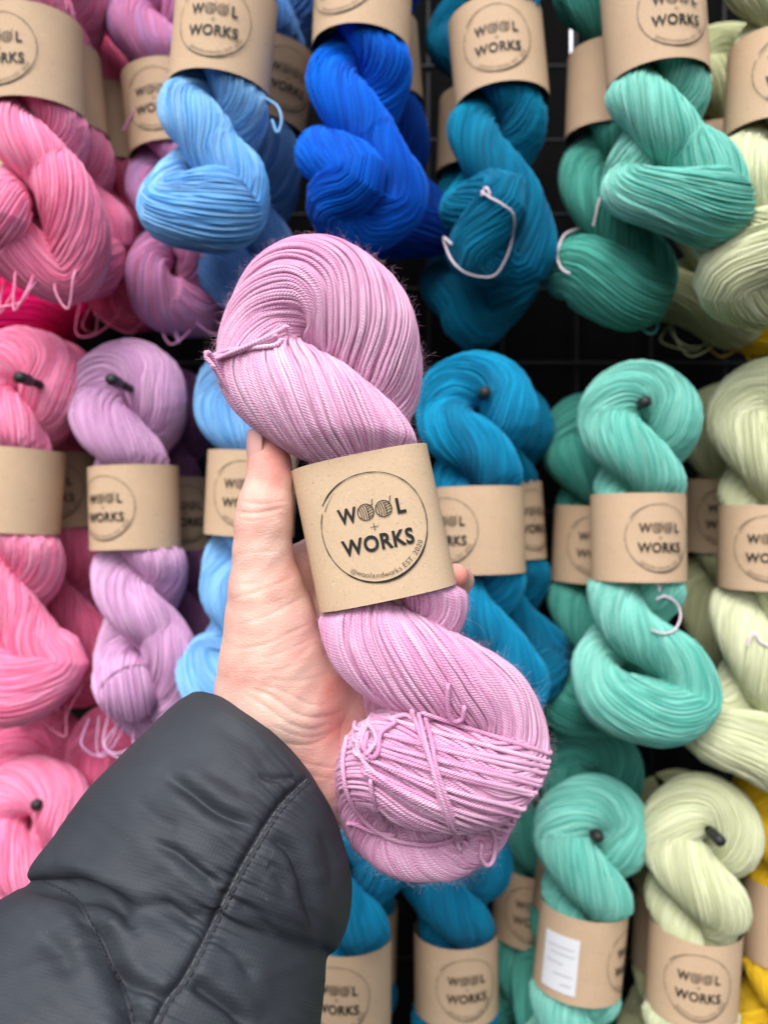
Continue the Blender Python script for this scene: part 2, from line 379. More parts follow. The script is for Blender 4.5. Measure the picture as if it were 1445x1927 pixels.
# ------------------------------------------------------------------ the back of the stall
bm = bmesh.new()
Y0 = .80
V = []; nx = 240
xs = np.linspace(-1.3, 1.3, nx); zs = [CZ - 1.2, CZ + 1.2]
for z in zs: V += [(x, Y0 + .012 + .0035 * math.sin(x * 420 + 2 * math.sin(x * 11)), z) for x in xs]
Q = [(i, i + 1, i + 1 + nx, i + nx) for i in range(nx - 1)]
back = mesh_np('backdrop', V, Q, CLOTH); tag(back, kind='structure')
back['label'] = 'black ribbed cloth wall behind the hanging yarn'; back['category'] = 'wall'
def rod(name, p0, p1, r, mat, parent=None, K=10):
    p0 = np.array(p0, float); p1 = np.array(p1, float)
    C = np.linspace(p0, p1, 6); T = nrm((p1 - p0)[None])[0]
    ref = np.cross(T, [0.31, .2, .93]); ref = np.broadcast_to(ref, (1, 6, 3))
    V, Q, uv, rn = tubes(C[None], np.full((1, 6), r), K, ref, False, np.zeros(1))
    # rounded end caps
    V = list(map(tuple, V)); Q = list(map(tuple, Q)); c0 = len(V); V += [tuple(p0 - T * r * .5), tuple(p1 + T * r * .5)]
    Q += [(c0, (i + 1) % K, i, i) for i in range(K)]; e = 5 * K; Q += [(c0 + 1, e + i, e + (i + 1) % K, e + (i + 1) % K) for i in range(K)]
    me = bpy.data.meshes.new(name); me.from_pydata(V, [], [q[:3] if q[2] == q[3] else q for q in Q]); me.update()
    me.polygons.foreach_set('use_smooth', np.ones(len(me.polygons), bool)); me.materials.append(mat)
    o = bpy.data.objects.new(name, me); COL.objects.link(o)
    if parent: o.parent = parent
    return o
panel = empty('grid_panel', (0, 0.785, CZ - .9)); tag(panel, 'black wire grid panel fixed over the dark cloth, holding the hooks', 'display panel')
for x in np.arange(-.78, .79, .075): rod('upright_wire', (x, 0, -.1), (x, 0, 1.9), .0022, BLACKMET, panel, 8)
for z in np.arange(0, 1.81, .075): rod('cross_wire', (-.8, -.0042, z), (.8, -.0042, z), .0018, BLACKMET, panel, 8)
st = rod('steel_post', P(1074, -160, .70), P(1074, 178, .70), .0022, CHROME); tag(st, 'thin bright steel upright left of the mint skeins at the top', 'post')

# ------------------------------------------------------------------ hanging skeins
BA, BB = .0345, .0300
BV, BQ = band_mesh(BA, BB, .064, .012, 1)
ART_B = wrap(ART_V[:, 0], ART_V[:, 1], BA, BB, .0006)
band_me = [None]; art_me = {}
G = 'yarn skeins hanging on the hooks'
def skein_ctrl(g, up=1.0, low=1.0, fat=1.0, end=0, ex=0):
    A, B = [], []
    z0 = .084 * up; pitch = .060; zb = -.078 * low
    n = 13; zs = np.linspace(z0, zb, n)
    ph0 = g.normal(0, .12)
    for z in zs:
        ph = PI * (z0 - z) / (pitch * (.5 * up + .5 * low)) + ph0 * (z0 - z) / .1
        lab = math.exp(-(z / .036) ** 4)
        tp = min(1, max(0, (z - .03) / .05))
        a = .0185 + .006 * tp - .0035 * lab; r = (.0200 + .0025 * tp) * fat * (1 - lab) + .0172 * lab
        if z < -.04: r = .0195 * fat; a = .0185
        x, y = -a * math.cos(ph), -a * .8 * math.sin(ph)
        A.append([x, y, z, r, 42]); B.append([-x, -y, z, r, 42])
    top = [[.019, .001, z0 + .018, .0225 * fat, 38], [0, .002, z0 + .027, .0225 * fat, 36], [-.019, .001, z0 + .018, .0225 * fat, 38]]
    top[0][0] = -top[0][0] * -1
    # A starts on the left, B on the right; going up B, over the top, down A
    path = [b for b in B[::-1]] + top + A
    j = lambda s=.0065: g.normal(0, s)
    e = zb
    if end == 0:      # end loop folded across the front to the left
        tail = [[.034, -.010, e - .020, .021, 35], [.040 + j(), -.006, e - .038 + j(), .022, 25], [.016 + j(), -.020, e - .046 + j(), .027, 14],
                [-.020 + j(), -.021, e - .040 + j(), .027, 14], [-.038 + j(), -.006, e - .028, .020, 25], [-.026, .010, e - .016, .019, 35]]
    elif end == 1:    # fans out to the right and downwards
        tail = [[.036, -.012, e - .016, .021, 30], [.048 + j(), -.010, e - .036 + j(), .024, 12], [.020 + j(), -.018, e - .048 + j(), .029, 8],
                [-.022 + j(), -.016, e - .038 + j(), .024, 14], [-.034 + j(), .002, e - .022, .018, 30], [-.022, .014, e - .010, .018, 35]]
    else:             # round knotted ball
        tail = [[.028, -.012, e - .016, .020, 40], [.032 + j(), .002, e - .040 + j(), .024, 30], [.006 + j(), .006, e - .058 + j(), .025, 25],
                [-.024 + j(), -.012, e - .048 + j(), .024, 25], [-.010 + j(), -.026, e - .030 + j(), .021, 30], [-.030 + j(), -.002, e - .014 + j(), .020, 35]]
    for t_ in tail: t_[3] *= fat * .94 * g.uniform(.86, 1.1); t_[0] = t_[0] * (.80 if end else .86) + ex
    for q_, k_ in ((A, 1), (B, 1)):
        for p_ in q_: p_[0] += ex * min(1, max(0, (-.035 - p_[2]) / .045))
    path = path + tail
    C = np.array(path); C[:, :3] += g.normal(0, .0009, (len(C), 3)); return C
def squeezer(a, b, h, M3=np.eye(3), c=np.zeros(3)):
    # the band holds the yarn in: nothing may stand outside its ellipse, easing off above and below
    def f(Pn, r):
        L = (Pn - c) @ M3; lim = 1 + np.clip(np.abs(L[..., 2]) - h / 2, 0, None) / .016
        e = np.sqrt((L[..., 0] / (a - r - .0020)) ** 2 + (L[..., 1] / (b - r - .0020)) ** 2)
        k = lim / np.maximum(e, 1e-6); k = np.where(e > lim * .9, lim * (.9 + .1 * np.tanh((e / lim - .9) * 4)) / np.maximum(e, 1e-6), 1)
        k = np.where(np.abs(L[..., 2]) > h / 2 + .016, 1 + (k - 1) * np.clip(1 - (np.abs(L[..., 2]) - h / 2 - .016) / .01, 0, 1), k)
        L = L.copy(); L[..., 0] *= k; L[..., 1] *= k; return L @ M3.T + c
    return f
def skein(px, py, d, colour, label, tilt=0, rot=0, up=1.0, low=1.0, fat=1.0, end=0, seed=0, bandw=1.0, pitch=0, loose=0, ex=0, sticker=False, tie=None, art=True, K=4, rs=.00072, M=170):
    g = np.random.default_rng(1000 + seed)
    root = empty('yarn_skein', P(px, py, d)); tag(root, label, 'yarn skein', G)
    root.rotation_euler = (R(pitch), R(-tilt), 0)
    C = skein_ctrl(g, up, low, fat, end, ex)
    (V, Q, uv, rn), (cv, cq) = bundle(C, rs, M, K, seed + 50, wob=1.6, lump=.015, loose=1.2, grpamp=.12, dens=.90, squeeze=squeezer(BA * bandw, BB, .064))
    mesh_np('wound_yarn', V, Q, YM[colour], root, uv, rn)
    if band_me[0] is None:
        b = mesh_np('paper_band', BV, BQ, KRAFT, root); b.data.set_sharp_from_angle(angle=R(50)); band_me[0] = b.data
    else:
        b = bpy.data.objects.new('paper_band', band_me[0]); COL.objects.link(b); b.parent = root
    b.scale = (bandw * g.uniform(1.0, 1.03), g.uniform(1.0, 1.05), 1); b.rotation_euler = (R(g.normal(0, 1.2)), R(g.normal(0, 1.2)), 0); b.location = (0, 0, g.normal(0, .0012))
    if art:
        # art slides round the band: pre-wrapped for a few angles
        key = int(round(rot / 5)) * 5
        if key not in art_me:
            W = wrap(ART_V[:, 0] + R(key) * .0325, ART_V[:, 1], BA * 1.012, BB * 1.012, .0007)
            o = mesh_np('printed_logo', W, ART_T, INK, b, smooth=False); art_me[key] = o.data
        else:
            o = bpy.data.objects.new('printed_logo', art_me[key]); COL.objects.link(o); o.parent = b
    if sticker:
        su = np.linspace(-.0135, .0135, 16); sv = np.linspace(-.021, .021, 6); U_, V_ = np.meshgrid(su, sv)
        W = wrap(U_ - .023, V_ - .004, BA * 1.012, BB * 1.012, .0009).reshape(-1, 3); idx = np.arange(96).reshape(6, 16)
        Qs = np.stack([idx[:-1, :-1], idx[:-1, 1:], idx[1:, 1:], idx[1:, :-1]], -1).reshape(-1, 4)
        s = mesh_np('price_sticker', W, Qs, PAPER, b)
        parts = []
        for y0, x0, x1 in ((.012, -.010, .010), (.007, -.008, .011), (0, -.010, .003), (-.008, -.004, .010), (-.015, .002, .010)):
            xx = np.linspace(x0, x1, 24); parts.append(ribbon(np.stack([xx, y0 + .0007 * np.sin(xx * 4200) * np.sin(xx * 1700)], 1), .0005))
        bV = np.vstack([p[0] for p in parts]); off = np.cumsum([0] + [len(p[0]) for p in parts[:-1]]); bQ = np.vstack([np.array(p[1]) + o_ for p, o_ in zip(parts, off)])
        W = wrap(bV[:, 0] - .023, bV[:, 1] - .004, BA * 1.012, BB * 1.012, .0011)
        mesh_np('sticker_writing', W, bQ, GREYINK, b, smooth=False)
    if loose:
        polys = []; tail = C[-6:, :3]; zb = tail[:, 2].min()
        for k in range(loose):
            x0 = g.uniform(-.03, .03); x1 = x0 + g.choice([-1, 1]) * g.uniform(.008, .04); dp = g.uniform(.0, .020) * g.uniform(.3, 1); y_ = g.uniform(-.02, .0)
            polys.append([[x0, y_ * .5, zb - .002], [x0 + g.normal(0, .004), y_ - .006, zb - .012 - dp * .4], [(x0 + x1) / 2, y_ - .008, zb - .022 - dp], [x1, y_ - .004, zb - .016 - dp * .4], [x1, y_ * .4, zb]])
        polys = [np.array(p_) + g.normal(0, .0035, (5, 3)) * [[0], [1], [1], [1], [0]] for p_ in polys]
        V, Q, uv, rn = strand_mesh(polys, .0008, 5, .003, seed); mesh_np('loose_strands', V, Q, YM[colour], root, uv, rn)
    if tie:
        # binding thread lying on the skein: polylines traced in the photograph, dropped on to the yarn's surface
        mat_, lines = tie
        Mw = Matrix.Translation(root.location) @ root.rotation_euler.to_matrix().to_4x4()
        cw = np.array([(Mw @ Vector(v))[:] for v in cv]); Mi = np.array(Mw.inverted())
        bv = BVHTree.FromPolygons([Vector(v) for v in cw], [tuple(map(int, q)) for q in cq])
        out = []
        for ln in lines:
            q3 = drape(bv, ln, .0022, d - .03); out.append(np.c_[q3, np.ones(len(q3))] @ Mi.T[:, :3])
        V, Q, uv, rn = strand_mesh(out, .0009, 6, .002, seed); mesh_np('tie_thread', V, Q, mat_ if mat_ else YM[colour], root, uv, rn)
    return root
def drape(bv, line, off, dflt, n=None, sm=2, clip=False):
    line = np.asarray(line, float); L = np.linalg.norm(np.diff(line[:, :2], axis=0), axis=1).sum()
    n = n or max(6, int(L / 9)); C = catmull(line, n); o = Vector((0, 0, CZ)); ds = []
    for c in C:
        dr = Vector(P(c[0], c[1], 1.0)) - o; ln = dr.length
        h = bv.ray_cast(o, dr.normalized())
        ds.append(h[3] / ln if h[0] is not None else np.nan)
    ds = np.array(ds)
    if np.isnan(ds).all(): ds[:] = dflt
    ok = ~np.isnan(ds)
    if clip and ok.sum() > 4:
        i0, i1 = np.flatnonzero(ok)[[0, -1]]; C = C[i0:i1 + 1]; ds = ds[i0:i1 + 1]; ok = ok[i0:i1 + 1]; n = len(C)
    ds = np.interp(np.arange(n), np.arange(n)[ok], ds[ok])
    for _ in range(sm): ds = np.convolve(np.pad(ds, 1, 'edge'), [.25, .5, .25], 'valid')
    return PV(np.c_[C[:, :2], ds - off])

T_ = None
SK = [
 # top row ----------------------------------------------------------------
 dict(px=62, py=138, d=.55, colour='pink', label='bright pink skein at the far left of the top row with a knotted end', tilt=3, rot=-15, end=2, low=.95, seed=1, loose=4),
 dict(px=112, py=188, d=.61, colour='pink', label='pink skein tucked close behind the bright pink skein at top left', tilt=6, rot=60, end=0, low=1.1, seed=2, art=False),
 dict(px=212, py=255, d=.68, colour='rose', label='deep rose skein between the pink and the lilac skeins of the top row', tilt=4, rot=-45, end=2, low=1.15, seed=3, loose=3),
 dict(px=66, py=350, d=.71, colour='magenta', label='magenta skein showing only its end below the pink skeins at top left', tilt=0, end=0, low=1.05, seed=5, loose=3, art=False),
 dict(px=318, py=222, d=.63, colour='mauve', label='lilac and mauve skein behind the sky blue skein of the top row', tilt=4, rot=-5, end=2, low=1.3, seed=6, loose=3, up=.95,
      tie=(None, [[(300, 128), (272, 140), (262, 165), (270, 185), (250, 215), (232, 246)]])),
 dict(px=420, py=88, d=.54, colour='sky blue', label='sky blue skein in front in the top row, its end folded to a big loop', tilt=-6, rot=0, end=1, low=1.0, seed=7, ex=-.004,
      tie=(None, [[(500, 185), (522, 200), (530, 225), (522, 250), (512, 225)]])),
 dict(px=505, py=178, d=.64, colour='denim', label='denim blue skein behind the sky blue skein, band partly hidden', tilt=-8, rot=35, end=0, low=1.45, seed=8),
 dict(px=682, py=18, d=.55, colour='royal', label='vivid royal blue skein in front in the top row above the held skein', tilt=-1, rot=-25, end=2, low=1.25, seed=9, ex=-.004),
 dict(px=712, py=130, d=.64, colour='navy', label='dark royal blue skein behind the vivid royal blue one', tilt=4, end=0, low=1.25, seed=10, art=False),
 dict(px=938, py=122, d=.575, colour='teal', label='dark teal blue skein of the top row with a looped white thread on its end', tilt=2, rot=-10, end=2, low=1.15, seed=11, ex=-.010, fat=.95,
      tie=(THREAD, [[(905, 360), (922, 372), (945, 385), (966, 405), (964, 445), (950, 490), (926, 520), (880, 515), (850, 490), (834, 448), (850, 460)], [(906, 368), (914, 352), (922, 366)]])),
 dict(px=900, py=262, d=.67, colour='teal', label='shaded teal blue skein hanging low behind the one with the white thread', tilt=-1, end=0, low=1.25, seed=12, art=False),
 dict(px=1232, py=72, d=.54, colour='mint', label='mint green skein in front in the top row, wide flat folded end', tilt=3, rot=5, end=1, low=1.05, seed=13, ex=-.002),
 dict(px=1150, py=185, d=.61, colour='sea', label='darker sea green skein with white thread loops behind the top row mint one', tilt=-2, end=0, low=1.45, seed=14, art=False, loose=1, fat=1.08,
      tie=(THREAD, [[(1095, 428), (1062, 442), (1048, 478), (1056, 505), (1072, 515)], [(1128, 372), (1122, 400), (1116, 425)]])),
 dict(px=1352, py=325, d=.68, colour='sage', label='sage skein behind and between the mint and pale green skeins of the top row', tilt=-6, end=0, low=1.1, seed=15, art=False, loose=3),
 dict(px=1462, py=180, d=.55, colour='pale', label='pale green skein at the right edge of the top row', tilt=-4, rot=-10, end=2, low=1.08, seed=16, ex=-.006),
 dict(px=1432, py=362, d=.70, colour='yellow', label='yellow skein whose end shows under the pale green skein at top right', tilt=0, end=0, low=1.0, seed=17, art=False, loose=4),
 # middle row -------------------------------------------------------------
 dict(px=30, py=926, d=.60, colour='pink', label='bright pink skein at the left edge of the middle row, hook end poking out', tilt=-3, rot=-40, up=.93, end=0, low=1.25, seed=18, fat=1.08, loose=1),
 dict(px=108, py=925, d=.67, colour='rose', label='rose pink skein with trailing strands behind the middle row bright pink one', tilt=4, rot=15, end=2, low=1.35, seed=19, loose=5),
 dict(px=254, py=956, d=.61, colour='lilac', label='lilac skein of the middle row with the full logo on its band', tilt=4, rot=-25, end=2, low=1.25, seed=20, loose=5, fat=1.05),
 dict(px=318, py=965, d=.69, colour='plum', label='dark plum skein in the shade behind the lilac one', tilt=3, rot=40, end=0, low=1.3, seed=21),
 dict(px=472, py=930, d=.60, colour='sky blue', label='sky blue skein of the middle row, half hidden behind the hand', tilt=-2, rot=0, up=.85, end=0, low=1.35, seed=22),
 dict(px=900, py=994, d=.585, colour='azure', label='bright azure blue skein just right of the held skein', tilt=1, rot=-50, up=1.03, end=0, low=1.1, seed=23, ex=-.006),
 dict(px=946, py=984, d=.65, colour='teal', label='teal blue skein peeping out behind the azure one, narrow band strip', tilt=3, rot=40, up=.9, end=0, low=1.1, seed=24),
 dict(px=1200, py=1008, d=.58, colour='mint', label='mint green skein in the middle row with a loose white thread below its band', tilt=-1, rot=10, end=1, low=1.0, seed=25, ex=-.003, loose=0,
      tie=(THREAD, [[(1225, 1185), (1245, 1192), (1268, 1186), (1280, 1160), (1272, 1135), (1250, 1122), (1235, 1128)], [(1222, 1092), (1238, 1100), (1240, 1112)]])),
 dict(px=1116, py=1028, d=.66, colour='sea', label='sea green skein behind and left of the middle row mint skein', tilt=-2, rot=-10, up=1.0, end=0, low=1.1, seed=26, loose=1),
 dict(px=1440, py=1030, d=.60, colour='pale', label='pale green skein at the right edge of the middle row', tilt=-2, rot=-20, up=1.14, end=0, low=1.5, seed=27, fat=1.08,
      tie=(THREAD, [[(1405, 1215), (1418, 1190), (1430, 1208), (1445, 1215)]])),
 dict(px=1362, py=972, d=.69, colour='sage', label='dim sage skein behind the pale green one of the middle row', tilt=-3, rot=-20, up=.85, end=0, low=1.7, seed=28),
 # bottom row -------------------------------------------------------------
 dict(px=58, py=1745, d=.60, colour='pink', label='pink skein at bottom left with a dark hook tip in its centre, above the sleeve', tilt=0, rot=0, end=0, seed=29, fat=1.0, art=False),
 dict(px=80, py=1618, d=.68, colour='rose', label='rose skein behind the bottom left pink one, left of its neighbour', tilt=0, end=0, seed=30, art=False),
 dict(px=212, py=1612, d=.66, colour='rose', label='rose skein rising behind the sleeve, right of the bottom left pink skein', tilt=-7, end=0, seed=31, art=False, fat=1.1),
 dict(px=-30, py=1630, d=.74, colour='magenta', label='magenta skein showing a sliver at the left edge below the middle row', tilt=0, end=0, seed=32, art=False),
 dict(px=652, py=1832, d=.60, colour='azure', label='azure blue skein at bottom between the sleeve and the held skein', tilt=-1, rot=-10, end=0, seed=33),
 dict(px=672, py=1772, d=.69, colour='teal', label='teal blue skein behind the azure one beside the sleeve', tilt=-2, end=0, seed=34, art=False),
 dict(px=858, py=1815, d=.64, colour='teal', label='teal blue skein at bottom directly below the held skein', tilt=0, rot=10, end=0, up=.95, seed=35),
 dict(px=1092, py=1776, d=.61, colour='mint', label='mint green skein of the bottom row with a white sticker on its band', tilt=-6, rot=65, end=0, seed=36, sticker=True),
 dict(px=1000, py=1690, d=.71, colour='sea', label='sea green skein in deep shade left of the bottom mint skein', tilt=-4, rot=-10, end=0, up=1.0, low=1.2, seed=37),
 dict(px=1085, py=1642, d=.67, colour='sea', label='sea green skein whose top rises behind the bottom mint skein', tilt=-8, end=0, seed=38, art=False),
 dict(px=1304, py=1808, d=.60, colour='pale', label='pale green skein of the bottom row with its band and hook tip in full view', tilt=-3, rot=-15, end=0, up=1.12, seed=39, fat=1.05),
 dict(px=1265, py=1745, d=.69, colour='sage', label='sage skein in shade behind the bottom row pale green one', tilt=-3, end=0, up=1.08, seed=40, art=False),
 dict(px=1480, py=1722, d=.63, colour='yellow', label='mustard yellow skein at the right edge of the bottom row', tilt=0, rot=-5, end=0, seed=41),
]
for s in SK: skein(**s)

# hooks: black rods running out of the panel through the middle of the skeins
HG = 'hooks carrying the skeins'
def hook(px, py, d, lab):
    e = empty('wall_hook', (P(px, py, d)[0], .782, P(px, py, d)[2])); tag(e, lab, 'hook', HG)
    rod('prong', (0, 0, 0), (0, d - .782, 0), .0030, BLACKMET, e); rod('tip_cap', (0, d - .782 + .014, 0), (0, d - .782 - .001, 0), .0042, CAPM, e, 14)
for a in [(38, 710, .545, 'black hook tip in the bright pink skein of the middle row'), (210, 714, .55, 'black hook tip sticking out of the lilac skein'),
          (913, 738, .562, 'black hook tip in the centre of the azure skein beside the held one'), (1214, 756, .555, 'black hook tip in the middle row mint skein'),
          (69, 1515, .578, 'black hook tip in the bottom left pink skein'), (1125, 1576, .585, 'black hook tip in the bottom row mint skein'),
          (1354, 1582, .562, 'black hook tip in the bottom row pale green skein'), (395, -190, .55, 'black hook over the frame carrying the top row sky blue skein'),
          (935, -150, .56, 'black hook over the frame carrying the top row teal skein'), (1245, -200, .54, 'black hook over the frame carrying the top row mint skein')][:7]: hook(*a)

# ------------------------------------------------------------------ the held skein
HD = .362; PXM = HD / F      # metres per photo pixel at the skein's depth
def hp(x, y, dep, r, al): return list(P(x, y, HD + dep * PXM)) + [r * PXM, al]
AX = np.array([.2, .98])
HC = [ # going down from the top loop, first pass (bundle A)
 hp(502, 700, 5, 92, 44), hp(565, 748, -22, 98, 46), hp(642, 798, -28, 93, 46), hp(710, 845, -15, 78, 44), hp(738, 905, 5, 58, 40), hp(725, 965, 38, 54, 38),
 hp(672, 1040, 42, 54, 38), hp(655, 1115, 15, 60, 40), hp(690, 1195, -15, 84, 42), hp(768, 1247, -30, 92, 42), hp(850, 1285, -22, 86, 40), hp(925, 1322, 0, 78, 36),
 hp(958, 1400, 12, 76, 30), hp(912, 1460, -38, 90, 32), hp(815, 1452, -55, 104, 34), hp(730, 1438, -35, 92, 34), hp(690, 1485, 15, 62, 25),
 hp(700, 1560, 35, 50, 50), hp(760, 1597, 28, 55, 55), hp(840, 1597, 25, 56, 55), hp(905, 1560, 45, 52, 45), hp(915, 1490, 80, 62, 30), hp(840, 1420, 85, 64, 30), hp(755, 1345, 78, 62, 35),
 # and back up (bundle B)
 hp(740, 1265, 60, 60, 40), hp(790, 1195, 45, 62, 40), hp(822, 1130, 10, 60, 40), hp(770, 1065, -30, 56, 38), hp(705, 985, -35, 54, 38), hp(650, 900, -5, 54, 38),
 hp(640, 845, 42, 60, 40), hp(690, 795, 72, 66, 40), hp(718, 745, 72, 74, 44), hp(706, 680, 50, 94, 48), hp(675, 612, 34, 108, 50), hp(612, 556, 25, 108, 50), hp(548, 558, 20, 98, 46), hp(502, 620, 18, 84, 44)]
held = empty('yarn_skein', P(840, 1650, HD)); tag(held, 'pale lilac pink twisted skein held up in the hand in front of all others', 'yarn skein')
hl = -np.array(held.location)
RS = .00100
LA, LB, LH = 264 / 2 * PXM * .985, .0225, .0662
lab_c = P(703, 993, HD + .0005)
rot = Matrix.Rotation(R(-11.8), 3, 'Y'); rot = np.array(rot @ Matrix.Rotation(R(-2), 3, 'X'))
(V, Q, uv, rn), (cv, cq) = bundle(HC, RS, 640, 8, 3, wob=1.0, lump=.012, loose=.5, dens=1.04, grpamp=.10, squeeze=squeezer(LA, LB, LH, rot, lab_c))
held_yarn = mesh_np('wound_yarn', V + hl, Q, YM['held'], held, uv, rn)
HB = BVHTree.FromPolygons([Vector(v) for v in cv], [tuple(map(int, q)) for q in cq])
HV = V
# loose strands, ties and knots on its surface
def dr(line, off=.0012, sm=3, clip=False): return drape(HB, line, off, .345, sm=sm, clip=clip)
loose = []
loose += [dr([(775, 1338), (792, 1385), (812, 1440), (826, 1500), (850, 1560), (866, 1600)], .0022), dr([(800, 1352), (812, 1395), (822, 1450), (846, 1520), (862, 1580)], .0026),
          dr([(788, 1345), (800, 1395), (815, 1450), (835, 1515), (858, 1570), (880, 1590)], .0036)]
loose += [dr([(843, 1290), (842, 1320), (846, 1348), (856, 1358), (870, 1352), (873, 1332)], .0022)]
loose += [dr([(700, 1345), (730, 1352), (762, 1345), (780, 1355)], .003), dr([(760, 1345), (720, 1338), (695, 1352), (690, 1385), (686, 1410), (700, 1425), (712, 1412), (716, 1380), (742, 1360)], .0032),
          dr([(686, 1412), (680, 1390), (694, 1365), (708, 1392), (690, 1420)], .0042)]
loose += [dr([(668, 1345), (652, 1390), (645, 1440), (656, 1500), (690, 1550), (740, 1580), (810, 1590), (870, 1575)], .0018, clip=True),
          dr([(685, 1365), (672, 1400), (690, 1440), (740, 1480), (800, 1512), (850, 1530)], .0018, clip=True),
          dr([(697, 1470), (702, 1500), (714, 1530), (720, 1545)], .0022)]
tiep = [dr([(395, 672), (425, 660), (470, 655), (515, 650), (530, 640)], .0016), dr([(392, 668), (430, 668), (480, 648), (520, 632)], .0026), dr([(388, 664), (400, 676), (440, 662), (490, 640), (540, 615)], .0034), dr([(390, 672), (405, 690), (412, 700), (416, 720)], .0016), dr([(393, 663), (388, 672), (398, 684), (402, 690)], .0022)]
loose += [dr([(906, 1590), (905, 1612), (916, 1628), (928, 1618), (932, 1585), (925, 1560)], .0015)]
loose += [dr([(655, 1550), (670, 1552), (700, 1565), (740, 1572)], .0015, clip=True)]
def wrapend(p):
    t0 = nrm((p[0] - p[2])[None])[0]; t1 = nrm((p[-1] - p[-3])[None])[0]
    return np.vstack([p[0] + t0 * .001 + [0, .010, 0], p[0] + t0 * .0012 + [0, .003, 0], p, p[-1] + t1 * .0016 + [0, .003, 0], p[-1] + t1 * .0012 + [0, .010, 0]])
def sink(p, dp=.010):
    c = P(835, 1450, HD + .01); q = p.copy()
    def e(a): return [a + (c - a) * .015 + [0, dp * .4, 0], a + (c - a) * .06 + [0, dp * 1.2, 0]]
    a, b = e(p[0]), e(p[-1]); return np.vstack([b_[None] for b_ in a[::-1]] + [q] + [b_[None] for b_ in b])
loose = [sink(p, .006) for p in loose]
# strands fanning over the end ball
gg = np.random.default_rng(5)
for k in range(13):
    f = .12 + .85 * k / 12 + gg.normal(0, .03); y0 = 1342 + 125 * f + gg.normal(0, 4); y1 = 1405 + 175 * f + gg.normal(0, 2.5)
    x0 = max(700 - 22 * math.sin(PI * f), 880 - 900 * f) + gg.normal(0, 9); x1 = 1045 - 110 * f ** 2; bow = 16 * (f - .25) + gg.normal(0, 2)
    loose.append(wrapend(dr([(x0, y0 - 6), (x0 + (x1 - x0) * .3, y0 + (y1 - y0) * .26 + bow * .7), (x0 + (x1 - x0) * .62, y0 + (y1 - y0) * .60 + bow), (x1, y1)], .0006 + .0009 * gg.random(), 5, True)))
V, Q, uv, rn = strand_mesh([sink(p, .006) for p in tiep], RS * 1.05, 8, .0011, 6)
mesh_np('tie_thread', V + hl, Q, YM['held'], held, uv, rn)
V, Q, uv, rn = strand_mesh(loose, RS * 1.05, 8, .0011, 4)
mesh_np('loose_strands', V + hl, Q, YM['held'], held, uv, rn); LV = V
# fuzz
def fuzz(V0, n, seed, lmin=.0012, lmax=.0045):
    g = np.random.default_rng(seed); ids = g.integers(0, len(V0), n); B0 = V0[ids]
    d0 = nrm(g.normal(0, 1, (n, 3)) + [0, -.3, 0]); L = g.uniform(lmin, lmax, (n, 1)); c = g.normal(0, 1, (n, 3)) * L * .5; c2 = g.normal(0, 1, (n, 3)) * L * .35
    t = np.linspace(0, 1, 9)[None, :, None]
    Ps = B0[:, None] + (d0[:, None] * L[:, None] * t + c[:, None] * t ** 2 * 1.3 + c2[:, None] * np.sin(t * 6)) * .8
    rr = np.linspace(.000030, .000016, 9)[None] * np.ones((n, 1))
    return tubes(Ps, rr, 3, np.broadcast_to(nrm(g.normal(0, 1, (n, 1, 3))), Ps.shape), False, g.random(n))
V, Q, uv, rn = fuzz(np.vstack([HV[:len(HV) * 9 // 10], LV]), 60000, 9, .0018, .0052)
V2, Q2, uv2, rn2 = fuzz(HV[:len(HV) * 9 // 10], 200, 10, .004, .008)
tipv = HV[np.linalg.norm(HV - P(415, 690, .362), axis=1) < .012]
V3, Q3, uv3, rn3 = fuzz(np.vstack([dr([(388, 666), (400, 680), (410, 700), (425, 720)], .001)] * 3 + [tipv[::40]]), 500, 12, .001, .0035)
V, Q, uv, rn = join([(V, Q, uv, rn), (V2, Q2, uv2, rn2), (V3, Q3, uv3, rn3)])
FZ, fn, fl, fb_ = newmat('fuzz'); fb_.inputs['Base Color'].default_value = lin(244, 212, 232); fb_.inputs['Roughness'].default_value = .9
tr = fn.new('ShaderNodeBsdfTranslucent'); tr.inputs['Color'].default_value = lin(244, 212, 232); ms = fn.new('ShaderNodeMixShader'); ms.inputs[0].default_value = .5
fl.new(fb_.outputs[0], ms.inputs[1]); fl.new(tr.outputs[0], ms.inputs[2]); fl.new(ms.outputs[0], fn['Material Output'].inputs[0])
fz = mesh_np('wool_fuzz', V + hl, Q, FZ, held, uv, rn); fz['kind'] = 'stuff'
# label
hbV, hbQ = band_mesh(LA, LB, LH, .004, 2, .80)
KRAFT2 = kraft_mat('kraft_paper_near', lin(203, 176, 146))
o = mesh_np('paper_band', hbV @ rot.T + lab_c + hl, hbQ, KRAFT2, held); o.data.set_sharp_from_angle(angle=R(50))
W = wrap(ART_V[:, 0] + .0008, ART_V[:, 1], LA * 1.006, LB * 1.006, .0004, .80)
mesh_np('printed_logo', W @ rot.T + lab_c + hl, ART_T, INK, o, smooth=False)

